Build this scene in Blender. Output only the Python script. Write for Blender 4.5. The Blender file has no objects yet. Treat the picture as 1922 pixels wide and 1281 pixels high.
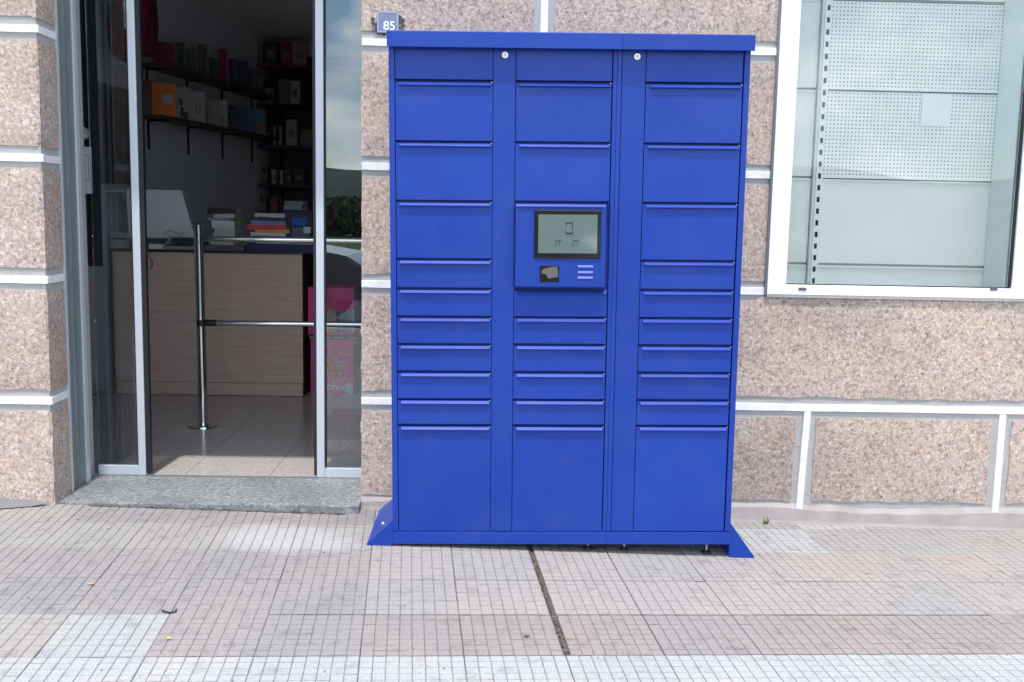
import bpy, bmesh, math, random
from mathutils import Vector, Matrix, Euler
random.seed(7)
R = math.radians
PI = math.pi
scene = bpy.context.scene

# ------------------------------------------------------------------ camera
FPX, PITCH, YAW, ROLL = 1894.2, 0.1255, 0.0269, 0.0204
CAM = Vector((0.3518, -3.8534, 1.3096))
_f = Vector((math.sin(YAW)*math.cos(PITCH), math.cos(YAW)*math.cos(PITCH), -math.sin(PITCH)))
_r = Vector((math.cos(YAW), -math.sin(YAW), 0))
_d = _f.cross(_r)
_c, _s = math.cos(ROLL), math.sin(ROLL)
AR, AD, AF = _r*_c-_d*_s, _r*_s+_d*_c, _f
cd = bpy.data.cameras.new("camera")
cam = bpy.data.objects.new("camera", cd)
scene.collection.objects.link(cam)
cd.sensor_width = 36; cd.lens = FPX/1922*36
cd.clip_start = 0.05; cd.clip_end = 5000
m = Matrix((AR, -AD, -AF)).transposed().to_4x4()
m.translation = CAM
cam.matrix_world = m
scene.camera = cam

# ------------------------------------------------------------------ light
CLOUD_AT = (5.7, 0.3, 2.4)
SUN_EL = R(72.5)
SUN_AZ = 0.06       # sideways drift of the light per metre towards the wall
w = bpy.data.worlds.new("World"); scene.world = w; w.use_nodes = True
nt = w.node_tree; nt.nodes.clear()
def wn(t, **k):
    n = nt.nodes.new(t)
    for a, b in k.items(): setattr(n, a, b)
    return n
sky = wn('ShaderNodeTexSky', sky_type='NISHITA', sun_disc=False)
sky.sun_elevation = SUN_EL; sky.sun_rotation = PI + SUN_AZ
sky.air_density = 1.0; sky.dust_density = 0.15; sky.ozone_density = 1.5
tc = wn('ShaderNodeTexCoord')
mp = wn('ShaderNodeMapping'); mp.inputs['Scale'].default_value = (2.6, 2.6, 4.6); mp.inputs['Location'].default_value = CLOUD_AT
nz = wn('ShaderNodeTexNoise'); nz.inputs['Scale'].default_value = 2.3; nz.inputs['Detail'].default_value = 9; nz.inputs['Roughness'].default_value = 0.56
cr = wn('ShaderNodeValToRGB'); cr.color_ramp.elements[0].position = 0.45; cr.color_ramp.elements[1].position = 0.60
mp2 = wn('ShaderNodeMapping'); mp2.inputs['Scale'].default_value = (3, 3, 9)
nz2 = wn('ShaderNodeTexNoise'); nz2.inputs['Scale'].default_value = 2.0; nz2.inputs['Detail'].default_value = 6
cr2 = wn('ShaderNodeValToRGB'); cr2.color_ramp.elements[0].color = (7.4, 7.9, 8.6, 1); cr2.color_ramp.elements[1].color = (15.5, 15.2, 14.8, 1)
cr2.color_ramp.elements[0].position = 0.35; cr2.color_ramp.elements[1].position = 0.65
mx = wn('ShaderNodeMixRGB')
bg = wn('ShaderNodeBackground'); bg.inputs['Strength'].default_value = 0.15
ow = wn('ShaderNodeOutputWorld')
L = nt.links.new
L(tc.outputs['Generated'], mp.inputs[0]); L(mp.outputs[0], nz.inputs[0]); L(nz.outputs[0], cr.inputs[0])
L(tc.outputs['Generated'], mp2.inputs[0]); L(mp2.outputs[0], nz2.inputs[0]); L(nz2.outputs[0], cr2.inputs[0])
L(cr.outputs[0], mx.inputs[0]); L(sky.outputs[0], mx.inputs[1]); L(cr2.outputs[0], mx.inputs[2])
L(mx.outputs[0], bg.inputs[0]); L(bg.outputs[0], ow.inputs[0])
sl = bpy.data.lights.new("sun", 'SUN'); sl.energy = 2.1; sl.angle = R(1.6); sl.color = (1.0, 0.955, 0.90)
so = bpy.data.objects.new("sun", sl); scene.collection.objects.link(so)
sdir = Vector((SUN_AZ*math.cos(SUN_EL), math.cos(SUN_EL), -math.sin(SUN_EL)))
so.rotation_euler = sdir.to_track_quat('-Z', 'Y').to_euler()
so.location = (0, -3, 8)
scene.view_settings.view_transform = 'Standard'; scene.view_settings.look = 'None'
scene.view_settings.gamma = 1; scene.view_settings.use_curve_mapping = False
scene.view_settings.exposure = 0.92
scene.cycles.use_denoising = True
scene.cycles.max_bounces = 10; scene.cycles.diffuse_bounces = 8; scene.cycles.transparent_max_bounces = 16
scene.cycles.sample_clamp_indirect = 6

# ------------------------------------------------------------------ helpers
COL = scene.collection
def at(px, py, Y):            # point on the vertical plane y=Y seen at that spot of the photograph
    v = AR*((px-961)/FPX)+AD*((py-640.5)/FPX)+AF
    return CAM+v*((Y-CAM.y)/v.y)
def gz(x, y): return -0.0229*x+0.0073*y      # the pavement falls gently to the right

class MB:
    def __init__(s): s.v = []; s.f = []; s.mi = []
    def quad(s, pts, mi=0):
        n = len(s.v); s.v += [tuple(p) for p in pts]; s.f.append(tuple(range(n, n+len(pts)))); s.mi.append(mi); return s
    def box(s, x0, x1, y0, y1, z0, z1, mi=0, M=None):
        if x0 > x1: x0, x1 = x1, x0
        if y0 > y1: y0, y1 = y1, y0
        if z0 > z1: z0, z1 = z1, z0
        p = [(x0,y0,z0),(x1,y0,z0),(x1,y1,z0),(x0,y1,z0),(x0,y0,z1),(x1,y0,z1),(x1,y1,z1),(x0,y1,z1)]
        if M is not None: p = [tuple(M @ Vector(a)) for a in p]
        n = len(s.v); s.v += p
        for q in ((0,3,2,1),(4,5,6,7),(0,1,5,4),(2,3,7,6),(1,2,6,5),(3,0,4,7)):
            s.f.append(tuple(n+i for i in q)); s.mi.append(mi)
        return s
    def prism(s, prof, x0, x1, axis='x', mi=0):   # closed profile in the two other axes
        def P(u, a, b):
            return (u,a,b) if axis == 'x' else ((a,u,b) if axis == 'y' else (a,b,u))
        n = len(s.v); k = len(prof)
        s.v += [P(x0,a,b) for a,b in prof]+[P(x1,a,b) for a,b in prof]
        for i in range(k):
            j = (i+1) % k; s.f.append((n+i,n+j,n+k+j,n+k+i)); s.mi.append(mi)
        s.f.append(tuple(n+i for i in reversed(range(k)))); s.mi.append(mi)
        s.f.append(tuple(n+k+i for i in range(k))); s.mi.append(mi)
        return s
    def cyl(s, p0, p1, r0, r1=None, n=20, mi=0, cap=True):
        p0, p1 = Vector(p0), Vector(p1); r1 = r0 if r1 is None else r1
        d = (p1-p0).normalized(); a = d.orthogonal().normalized(); b = d.cross(a)
        k = len(s.v)
        for p, r in ((p0,r0),(p1,r1)):
            s.v += [tuple(p+(a*math.cos(2*PI*i/n)+b*math.sin(2*PI*i/n))*r) for i in range(n)]
        for i in range(n):
            j = (i+1) % n; s.f.append((k+i,k+j,k+n+j,k+n+i)); s.mi.append(mi)
        if cap:
            s.f.append(tuple(k+i for i in reversed(range(n)))); s.mi.append(mi)
            s.f.append(tuple(k+n+i for i in range(n))); s.mi.append(mi)
        return s
    def tube(s, pts, r, n=8, mi=0):
        for a, b in zip(pts[:-1], pts[1:]): s.cyl(a, b, r, n=n, mi=mi)
        return s
    def mesh(s, name, mats, bevel=0, smooth=False):
        me = bpy.data.meshes.new(name); me.from_pydata(s.v, [], s.f)
        for mt in mats: me.materials.append(mt)
        for p, i in zip(me.polygons, s.mi): p.material_index = i
        bm = bmesh.new(); bm.from_mesh(me)
        if bevel:
            bmesh.ops.remove_doubles(bm, verts=bm.verts, dist=1e-6)
        bmesh.ops.recalc_face_normals(bm, faces=bm.faces)
        if bevel:
            bmesh.ops.bevel(bm, geom=[e for e in bm.edges if e.is_manifold and e.calc_face_angle(0) > 0.6], offset=bevel, segments=2, profile=0.6, affect='EDGES', clamp_overlap=True)
        bm.to_mesh(me); bm.free()
        if smooth:
            for p in me.polygons: p.use_smooth = True
            try: me.set_sharp_from_angle(angle=R(40))
            except Exception: pass
        return me
    def build(s, name, mats, parent=None, bevel=0, smooth=False):
        if not isinstance(mats, (list, tuple)): mats = [mats]
        o = bpy.data.objects.new(name, s.mesh(name, mats, bevel, smooth)); COL.objects.link(o)
        if parent: o.parent = parent
        return o
def inst(name, me, parent=None, loc=(0,0,0), rot=(0,0,0), sc=(1,1,1)):
    o = bpy.data.objects.new(name, me); COL.objects.link(o); o.parent = parent
    o.location = loc; o.rotation_euler = rot; o.scale = sc; return o
def tag(o, label=None, cat=None, group=None, kind=None):
    if label: o['label'] = label
    if cat: o['category'] = cat
    if group: o['group'] = group
    if kind: o['kind'] = kind
    return o
def empty(name, loc=(0,0,0), rot=(0,0,0), label=None, cat=None, group=None, kind=None):
    o = bpy.data.objects.new(name, None); COL.objects.link(o); o.location = loc; o.rotation_euler = rot
    o.empty_display_size = 0.1
    return tag(o, label, cat, group, kind)
def text(name, body, size, mat, parent, loc, rot=(PI/2,0,0), depth=0.0004, sx=1, bold=0.0):
    cu = bpy.data.curves.new(name, 'FONT'); cu.body = body; cu.size = size; cu.extrude = depth; cu.align_x = 'CENTER'; cu.align_y = 'CENTER'
    cu.offset = bold
    t = bpy.data.objects.new(name, cu); COL.objects.link(t)
    bpy.context.view_layer.update()
    me = bpy.data.meshes.new_from_object(t.evaluated_get(bpy.context.evaluated_depsgraph_get()))
    bpy.data.objects.remove(t); me.materials.clear(); me.materials.append(mat)
    o = bpy.data.objects.new(name, me); COL.objects.link(o); o.parent = parent; o.location = loc; o.rotation_euler = rot; o.scale = (sx,1,1)
    return o

# ------------------------------------------------------------------ materials
def mat(name, col=(.5,.5,.5), rough=.6, metal=0, spec=.5, coat=0, emit=None, es=1):
    mt = bpy.data.materials.new(name); mt.use_nodes = True
    b = mt.node_tree.nodes['Principled BSDF']
    b.inputs['Base Color'].default_value = (*col, 1); b.inputs['Roughness'].default_value = rough
    b.inputs['Metallic'].default_value = metal; b.inputs['Specular IOR Level'].default_value = spec
    if coat: b.inputs['Coat Weight'].default_value = coat; b.inputs['Coat Roughness'].default_value = .1
    if emit: b.inputs['Emission Color'].default_value = (*emit,1); b.inputs['Emission Strength'].default_value = es
    return mt
class NT:
    def __init__(s, mt): s.t = mt.node_tree; s.b = s.t.nodes['Principled BSDF']
    def n(s, ty, **k):
        nd = s.t.nodes.new(ty)
        for a, b in k.items():
            if a.startswith('_'): nd.inputs[a[1:].replace('_',' ')].default_value = b
            else: setattr(nd, a, b)
        return nd
    def l(s, a, b): s.t.links.new(a, b)
    def coord(s, kind='Object'):
        return s.n('ShaderNodeTexCoord').outputs[kind]
    def pos(s): return s.n('ShaderNodeNewGeometry').outputs['Position']
    def noise(s, vec, scale, detail=3, rough=.5, stretch=None):
        if stretch:
            m_ = s.n('ShaderNodeMapping'); m_.inputs['Scale'].default_value = stretch; s.l(vec, m_.inputs[0]); vec = m_.outputs[0]
        nd = s.n('ShaderNodeTexNoise'); nd.inputs['Scale'].default_value = scale; nd.inputs['Detail'].default_value = detail; nd.inputs['Roughness'].default_value = rough
        s.l(vec, nd.inputs['Vector']); return nd.outputs[0]
    def ramp(s, fac, stops):
        nd = s.n('ShaderNodeValToRGB'); e = nd.color_ramp.elements
        while len(e) < len(stops): e.new(.5)
        for el, (p, c) in zip(e, stops):
            el.position = p; el.color = (*c,1) if len(c) == 3 else c
        s.l(fac, nd.inputs[0]); return nd.outputs[0]
    def mix(s, fac, a, b, mode='MIX'):
        nd = s.n('ShaderNodeMixRGB', blend_type=mode)
        for i, x in enumerate((fac, a, b)):
            if isinstance(x, (int, float)): nd.inputs[i].default_value = x if i == 0 else (x,x,x,1)
            elif isinstance(x, tuple): nd.inputs[i].default_value = (*x,1)
            else: s.l(x, nd.inputs[i])
        return nd.outputs[0]
    def math(s, op, a, b=0, c=None):
        nd = s.n('ShaderNodeMath', operation=op)
        for i, x in enumerate((a, b) if c is None else (a, b, c)):
            if isinstance(x, (int, float)): nd.inputs[i].default_value = x
            else: s.l(x, nd.inputs[i])
        return nd.outputs[0]
    def bump(s, h, strength=.3, dist=.002):
        nd = s.n('ShaderNodeBump'); nd.inputs['Strength'].default_value = strength; nd.inputs['Distance'].default_value = dist
        s.l(h, nd.inputs['Height']); s.l(nd.outputs[0], s.b.inputs['Normal'])
    def rnd(s): return s.n('ShaderNodeObjectInfo').outputs['Random']
def g3(v): return (v,v,v)

def granite(name, base, dark, warm, pale, sc=120, rough=.8, dens=.5):
    mt = mat(name, base, rough, spec=.25); N = NT(mt); p = N.pos()
    mid_c = tuple((a+b)/2 for a, b in zip(base, dark))
    a = N.noise(p, 5, 4, .6)
    c = N.mix(N.ramp(a, [(.38, g3(0)), (.62, g3(1))]), base, warm)
    grain = N.noise(p, sc, 3, .62)
    c = N.mix(N.ramp(grain, [(.50, g3(0)), (.64, g3(.9))]), c, pale)
    mp_ = N.n('ShaderNodeMapping'); mp_.inputs['Location'].default_value = (3.7, 1.9, 8.2); N.l(p, mp_.inputs[0])
    g2 = N.noise(mp_.outputs[0], sc*.75, 4, .68)
    c = N.mix(N.ramp(g2, [(.36, g3(.85)), (.51, g3(0))]), c, mid_c)
    patch_ = N.ramp(N.noise(p, 13, 3, .6), [(.35, g3(.45)), (.65, g3(1))])
    g4 = N.noise(mp_.outputs[0], sc*1.25, 3, .75)
    c = N.mix(N.mix(1.0, N.ramp(g4, [(.34, g3(dens)), (.43, g3(0))]), patch_, 'MULTIPLY'), c, dark)
    iron = N.noise(p, 9, 5, .7)
    c = N.mix(N.ramp(iron, [(.60, g3(0)), (.74, g3(.30))]), c, (warm[0]*1.05, warm[1]*.80, warm[2]*.55))
    dirt = N.ramp(N.noise(p, 2.6, 5, .65), [(.36, g3(.82)), (.56, g3(1.0))])
    c = N.mix(1.0, c, dirt, 'MULTIPLY')
    hs = N.n('ShaderNodeHueSaturation'); N.l(c, hs.inputs['Color'])
    N.l(N.math('MULTIPLY_ADD', N.rnd(), .12, .94), hs.inputs['Value'])
    N.l(hs.outputs[0], N.b.inputs['Base Color'])
    N.bump(N.math('ADD', grain, N.math('MULTIPLY', g2, 1.2)), .6, .003)
    return mt
M = {}
M['granite'] = granite('pink_granite', (.50,.395,.345), (.080,.064,.060), (.51,.395,.305), (.71,.61,.56), 74, .85, 1.0)
M['slab'] = granite('grey_granite', (.215,.225,.235), (.045,.05,.055), (.235,.245,.24), (.37,.38,.39), 60, .55, 1.0)

mt = M['mortar'] = mat('grey_mortar', (.43,.42,.40), .9, spec=.2); N = NT(mt); p = N.pos()
c = N.mix(N.ramp(N.noise(p, 14, 5, .65), [(.3,g3(0)),(.7,g3(1))]), (.37,.37,.36), (.44,.425,.405))
c = N.mix(N.ramp(N.noise(p, 60, 3), [(.6,g3(0)),(.75,g3(.4))]), c, (.20,.185,.17))
N.l(c, N.b.inputs['Base Color']); N.bump(N.noise(p, 90, 4), .4, .003)
mt = M['white_joint'] = mat('white_joint_paint', (.84,.85,.86), .6, spec=.3); N = NT(mt); p = N.pos()
N.l(N.mix(N.ramp(N.noise(p, 25, 4, .6), [(.45,g3(0)),(.8,g3(.6))]), (.82,.825,.83), (.56,.55,.53)), N.b.inputs['Base Color']); N.bump(N.noise(p, 70, 3), .3, .002)
mt = M['plaster'] = mat('base_plaster', (.55,.49,.46), .9, spec=.2); N = NT(mt); p = N.pos()
N.l(N.mix(N.ramp(N.noise(p, 7, 5, .65), [(.35,g3(0)),(.65,g3(1))]), (.37,.325,.30), (.45,.415,.395)), N.b.inputs['Base Color']); N.bump(N.noise(p, 50, 4), .4, .003)

def pave_mat(name, ca, cb, bl=None):
    mt = mat(name, ca, .85, spec=.25); N = NT(mt); p = N.pos()
    c = N.mix(N.ramp(N.noise(p, 2.2, 4, .6), [(.38,g3(0)),(.62,g3(1))]), ca, cb)
    if bl is not None:
        c = N.mix(N.ramp(N.noise(p, 1.35, 4, .62), [(.44,g3(0)),(.56,g3(.75))]), c, bl)
    g = N.ramp(N.noise(p, 260, 2, .7), [(.3,g3(.72)),(.5,g3(1)),(.72,g3(1.22))])
    c = N.mix(1.0, c, g, 'MULTIPLY')
    dirt = N.ramp(N.noise(p, 14, 5, .7), [(.30,g3(.62)),(.47,g3(1))])
    c = N.mix(.7, c, dirt, 'MULTIPLY')
    # pale blotch in front of the step, ragged outline, mixed into the tile colour
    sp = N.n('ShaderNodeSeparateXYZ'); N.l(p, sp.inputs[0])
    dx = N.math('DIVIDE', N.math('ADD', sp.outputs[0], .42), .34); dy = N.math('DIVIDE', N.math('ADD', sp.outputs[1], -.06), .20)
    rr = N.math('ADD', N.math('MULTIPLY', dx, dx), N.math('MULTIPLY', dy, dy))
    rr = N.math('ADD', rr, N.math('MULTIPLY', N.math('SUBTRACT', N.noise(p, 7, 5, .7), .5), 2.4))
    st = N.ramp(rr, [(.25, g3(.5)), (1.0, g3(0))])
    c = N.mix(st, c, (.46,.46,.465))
    # small bits: dropped gum and ochre leaf scraps
    v = N.n('ShaderNodeTexVoronoi'); v.inputs['Scale'].default_value = 3.1; N.l(p, v.inputs['Vector'])
    c = N.mix(N.math('MULTIPLY', N.math('LESS_THAN', v.outputs['Distance'], .035), .5), c, (.13,.12,.11))
    hs = N.n('ShaderNodeHueSaturation'); N.l(c, hs.inputs['Color']); r = N.rnd()
    N.l(N.math('MULTIPLY_ADD', r, .07, .965), hs.inputs['Value'])
    N.l(N.math('MULTIPLY_ADD', r, .5, .65), hs.inputs['Saturation'])
    N.l(hs.outputs[0], N.b.inputs['Base Color'])
    N.bump(N.noise(p, 220, 3, .6), .5, .002)
    return mt
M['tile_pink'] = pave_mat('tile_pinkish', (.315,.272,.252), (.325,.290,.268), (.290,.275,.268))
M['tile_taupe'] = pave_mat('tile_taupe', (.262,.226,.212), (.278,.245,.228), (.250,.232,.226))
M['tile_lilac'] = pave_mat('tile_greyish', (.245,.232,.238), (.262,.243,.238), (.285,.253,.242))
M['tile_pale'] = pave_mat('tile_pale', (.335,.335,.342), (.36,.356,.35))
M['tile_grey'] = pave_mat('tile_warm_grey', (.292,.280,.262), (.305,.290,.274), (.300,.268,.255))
mt = M['sand'] = mat('joint_sand', (.16,.145,.13), .95, spec=.1); N = NT(mt); p = N.pos()
c = N.mix(N.ramp(N.noise(p, 45, 5, .7), [(.35,g3(0)),(.65,g3(1))]), (.05,.045,.04), (.20,.18,.155))
N.l(N.mix(N.ramp(N.noise(p, 18, 3), [(.62,g3(0)),(.7,g3(.6))]), c, (.13,.15,.06)), N.b.inputs['Base Color']); N.bump(N.noise(p, 120, 4), .8, .006)
mt = mt = M['groove'] = mat('groove_dirt', (.15,.14,.135), .95, spec=.1); N = NT(mt); p = N.pos()
N.l(N.mix(N.ramp(N.noise(p, 11, 5, .7), [(.36,g3(0)),(.62,g3(1))]), (.135,.124,.118), (.265,.245,.235)), N.b.inputs['Base Color'])
M['groove_worn'] = mat('worn_groove', (.175,.155,.148), .9, spec=.1)
mt = M['asphalt'] = mat('asphalt', (.06,.06,.062), .9); N = NT(mt); p = N.pos()
N.l(N.ramp(N.noise(p, 90, 4), [(.3,(.035,.035,.037)),(.7,(.085,.083,.082))]), N.b.inputs['Base Color'])

mt = M['blue'] = mat('blue_powder_coat', (.012,.06,.42), .42, spec=.38); N = NT(mt); p = N.pos()
c = N.mix(N.ramp(N.noise(p, 1.7, 4, .55), [(.35,g3(0)),(.7,g3(1))]), (.0066,.040,.300), (.0100,.049,.325))
du = N.math('MULTIPLY', N.ramp(N.noise(p, 5, 5, .65), [(.5,g3(0)),(.8,g3(1))]), .05)
c = N.mix(du, c, (.25,.26,.31)); hs = N.n('ShaderNodeHueSaturation'); N.l(c, hs.inputs['Color']); N.l(N.math('MULTIPLY_ADD', N.rnd(), .10, .95), hs.inputs['Value']); N.l(hs.outputs[0], N.b.inputs['Base Color'])
N.l(N.math('MULTIPLY_ADD', N.noise(p, 6, 4), .16, .31), N.b.inputs['Roughness'])
N.bump(N.noise(p, 700, 2), .06, .0006)
M['alu'] = mat('satin_aluminium', (.60,.65,.69), .38, .25)
mt = M['alu_dull'] = mat('weathered_aluminium', (.40,.44,.46), .5, .35); N = NT(mt); p = N.pos()
N.l(N.ramp(N.noise(p, 8, 5, .6, (9,9,.6)), [(.3,(.20,.235,.25)),(.7,(.30,.335,.35))]), N.b.inputs['Base Color'])
M['white_frame'] = mat('white_lacquer', (.86,.87,.875), .32, spec=.5)
M['black'] = mat('black_rubber', (.012,.012,.014), .55)
M['black_gloss'] = mat('black_gloss', (.008,.008,.01), .12, spec=.6)
M['chrome'] = mat('polished_steel', (.72,.72,.72), .13, 1.0)
M['zinc'] = mat('zinc_steel', (.6,.61,.6), .35, .9)
M['lock'] = mat('nickel_lock', (.86,.86,.85), .3, .2)
M['panel'] = mat('shop_panel', (.88,.905,.87), .5)
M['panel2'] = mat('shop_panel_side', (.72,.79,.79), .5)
M['hole'] = mat('dark_hole', (.16,.19,.19), .9)
M['slot'] = mat('slot_dark', (.02,.03,.03), .9)
M['joint'] = mat('joint_grey', (.42,.46,.46), .6)
mt = M['wall_in'] = mat('shop_wall_paint', (.66,.68,.71), .85)
M['ceil'] = mat('ceiling_paint', (.85,.85,.85), .9)
mt = M['wood'] = mat('greyed_oak_laminate', (.30,.25,.21), .5); N = NT(mt); p = N.coord()
c = N.ramp(N.noise(p, 3, 6, .62, (1.2,1.2,16)), [(.3,(.54,.39,.31)),(.5,(.63,.475,.39)),(.72,(.70,.55,.46))])
N.l(c, N.b.inputs['Base Color'])
mt = M['brown'] = mat('brown_board', (.085,.045,.028), .6); N = NT(mt)
N.l(N.ramp(N.noise(N.coord(), 5, 5, .6, (6,6,1)), [(.3,(.06,.03,.02)),(.7,(.11,.06,.035))]), N.b.inputs['Base Color'])
mt = M['floor'] = mat('terrazzo_floor', (.34,.28,.25), .17, spec=.5); N = NT(mt); p = N.pos()
c = N.mix(N.ramp(N.noise(p, 70, 4, .7), [(.36,g3(0)),(.64,g3(1))]), (.36,.315,.29), (.56,.50,.46))
c = N.mix(N.ramp(N.noise(p, 130, 3, .7), [(.60,g3(0)),(.7,g3(.6))]), c, (.70,.66,.62))
c = N.mix(N.ramp(N.noise(p, 3, 3), [(.4,g3(0)),(.7,g3(.5))]), c, (.38,.375,.39))
N.l(c, N.b.inputs['Base Color']); N.l(N.ramp(N.noise(p, 6, 4), [(.3,g3(.13)),(.7,g3(.26))]), N.b.inputs['Roughness'])
M['grout'] = mat('floor_grout', (.12,.10,.09), .8)
def glass(name, tint, refl):
    mt = bpy.data.materials.new(name); mt.use_nodes = True; t = mt.node_tree; t.nodes.clear()
    tr = t.nodes.new('ShaderNodeBsdfTransparent'); tr.inputs[0].default_value = (*tint,1)
    gl = t.nodes.new('ShaderNodeBsdfGlossy'); gl.inputs['Roughness'].default_value = 0; gl.inputs[0].default_value = (.9,.97,1,1)
    fr = t.nodes.new('ShaderNodeFresnel'); fr.inputs[0].default_value = 1.5
    ml = t.nodes.new('ShaderNodeMath'); ml.operation = 'MULTIPLY'; ml.inputs[1].default_value = refl; ml.use_clamp = True
    mx_ = t.nodes.new('ShaderNodeMixShader'); o = t.nodes.new('ShaderNodeOutputMaterial')
    t.links.new(fr.outputs[0], ml.inputs[0]); t.links.new(ml.outputs[0], mx_.inputs[0]); t.links.new(tr.outputs[0], mx_.inputs[1]); t.links.new(gl.outputs[0], mx_.inputs[2]); t.links.new(mx_.outputs[0], o.inputs[0])
    return mt
M['glass_door'] = glass('door_glass', (.95,.965,.97), 2.5)
M['glass_left'] = glass('door_glass_left', (.86,.88,.89), .8)
M['glass_window'] = glass('window_glass', (.985,.995,.985), .8)
def plain(name, c, r=.6): 
    if name not in M: M[name] = mat(name, c, r)
    return M[name]

# ------------------------------------------------------------------ the setting: ground
YW, YP = .4926, .3772            # wall face, left pier face
XP, XW = -1.474, -.182           # left pier corner, middle pier corner
GR = .0767; T = .31; GX, GY = -.0285, -.6671
def gp(i, j):                     # corner of paving tile column i, row j (rows count towards the camera)
    x, y = i*T, -j*T; c, s = math.cos(GR), math.sin(GR)
    X, Y = GX+x*c-y*s, GY+x*s+y*c
    return Vector((X, Y, gz(X, Y)))
b = MB(); b.quad([(x, y, gz(x, y)-.010) for x, y in ((-60,-5.6),(60,-5.6),(60,.62),(-60,.62))])
ground = b.build('ground', M['sand']); tag(ground, kind='structure')
pavement = empty('pavement', (0,0,0)); tag(pavement, kind='structure')
gn = Vector((.0229, -.0073, 1)).normalized()
GQ = Vector((0,0,1)).rotation_difference(gn).to_matrix() @ Matrix.Rotation(GR, 3, 'Z')
def tile_mesh(name, mt, seed, dp=.0022, gm='groove'):
    rn = random.Random(seed); b = MB(); n = 8; gap = .0005
    W, D = T-gap*2, T-gap*2
    b.box(-W/2, W/2, -D/2, D/2, -.02, -.0028, mi=1)
    cw, cdp = W/n, D/n; g = .0046
    for i in range(n):
        for j in range(n):
            x0, x1 = -W/2+i*cw, -W/2+(i+1)*cw; y0, y1 = -D/2+j*cdp, -D/2+(j+1)*cdp
            a = g*rn.uniform(.45,1.0); c = g*rn.uniform(.3,1.1); h = -rn.uniform(0,.0006)
            if rn.random() < .05: h -= .0012
            t = .0012
            lo = [(x0+a*.32,y0+c*.4,-dp),(x1-a*.32,y0+c*.4,-dp),(x1-a*.32,y1-c*.4,-dp),(x0+a*.32,y1-c*.4,-dp)]
            hi = [(x0+a*.32+t,y0+c*.4+t*.6,h),(x1-a*.32-t,y0+c*.4+t*.6,h),(x1-a*.32-t,y1-c*.4-t*.6,h),(x0+a*.32+t,y1-c*.4-t*.6,h)]
            b.quad(hi)
            for k in range(4): b.quad([lo[k], lo[(k+1)%4], hi[(k+1)%4], hi[k]])
    return b.mesh(name, [mt, M[gm]])
TM = {k: [tile_mesh('tile', M[k], s+i*10) for s in range(3)] for i, k in enumerate(('tile_pink','tile_lilac','tile_pale','tile_grey'))}
TM['tile_taupe'] = [tile_mesh('tile', M['tile_taupe'], 90+q, .0016, 'groove_worn') for q in range(3)]
rt = random.Random(3)
for j in range(-5, 5):
    for i in range(-9, 12):
        ctr = (gp(i, j)+gp(i+1, j+1))/2
        if ctr.y > YW+.16 or ctr.x > 3.6 or ctr.x < -2.9: continue
        # j: row whose far edge is row line j ; row 0 lies just in front of the long dark joint
        if j >= 1: k = 'tile_pale'
        elif i <= -3 and j == 0: k = 'tile_pale' if i == -3 else 'tile_grey'
        elif j <= -3 and i >= 4: k = 'tile_grey' if rt.random() < .5 else 'tile_pale'
        elif j == -3: k = 'tile_grey' if (i < 1 or i > 2) else 'tile_lilac'
        elif i <= -2: k = 'tile_lilac' if (rt.random() < .85 or i > -4) else 'tile_grey'
        elif i == -1: k = 'tile_lilac'
        else: k = 'tile_taupe' if j == 0 else 'tile_pink'
        sc = 1.0; off = 0
        o = inst('tile', rt.choice(TM[k]), pavement)
        mm = GQ.to_4x4()
        dz = rt.uniform(-.0007,.0007); tx = rt.uniform(-.0016,.0016); ty = rt.uniform(-.0016,.0016)
        if i == 2 and j <= 0: sc = .944; off = .0076       # the open joint left of this column
        if i == 1 and j <= 0: sc = .985; off = -.0018
        loc = ctr+Vector((off, 0, dz))
        scy = 1.0
        if j == 0 and -2 < i < 7: scy = .976; loc = loc+Vector((0,-.0037,0))
        if j == 1 and i > -4: scy = .990
        if j == -1 and i > 0: scy = .986; loc = loc+Vector((0,-.0012,0))
        mm = Matrix.Translation(loc) @ mm @ Euler((tx, ty, rt.uniform(-.003,.003))).to_matrix().to_4x4() @ Matrix.Diagonal((sc,scy,1,1))
        o.matrix_local = mm
b = MB(); rn = random.Random(12)      # grit lying in the open joint
P0, P1 = gp(2, 1), gp(2, -3)
for k in range(260):
    t = rn.random()**.8; q = P0.lerp(P1, t)+Vector((rn.gauss(.001,.0045), 0, 0)); r0 = rn.uniform(.0012,.0034)
    z = gz(q.x, q.y)-.006; m_ = Matrix.Translation((q.x, q.y, z)) @ Euler((rn.random()*3, rn.random()*3, rn.random()*3)).to_matrix().to_4x4()
    b.box(-r0, r0, -r0*.8, r0*.8, -r0*.6, r0*.6, M=m_)
for k in range(90):
    q = Vector((rn.uniform(-1.6,3.0), rn.uniform(-1.2,.42), 0)); r0 = rn.uniform(.001,.0026)
    m_ = Matrix.Translation((q.x, q.y, gz(q.x, q.y)+r0*.4)) @ Euler((rn.random()*3, rn.random()*3, rn.random()*3)).to_matrix().to_4x4()
    b.box(-r0, r0, -r0*.8, r0*.8, -r0*.5, r0*.5, M=m_)
o = b.build('grit', M['sand'], pavement); o['kind'] = 'stuff'
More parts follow.
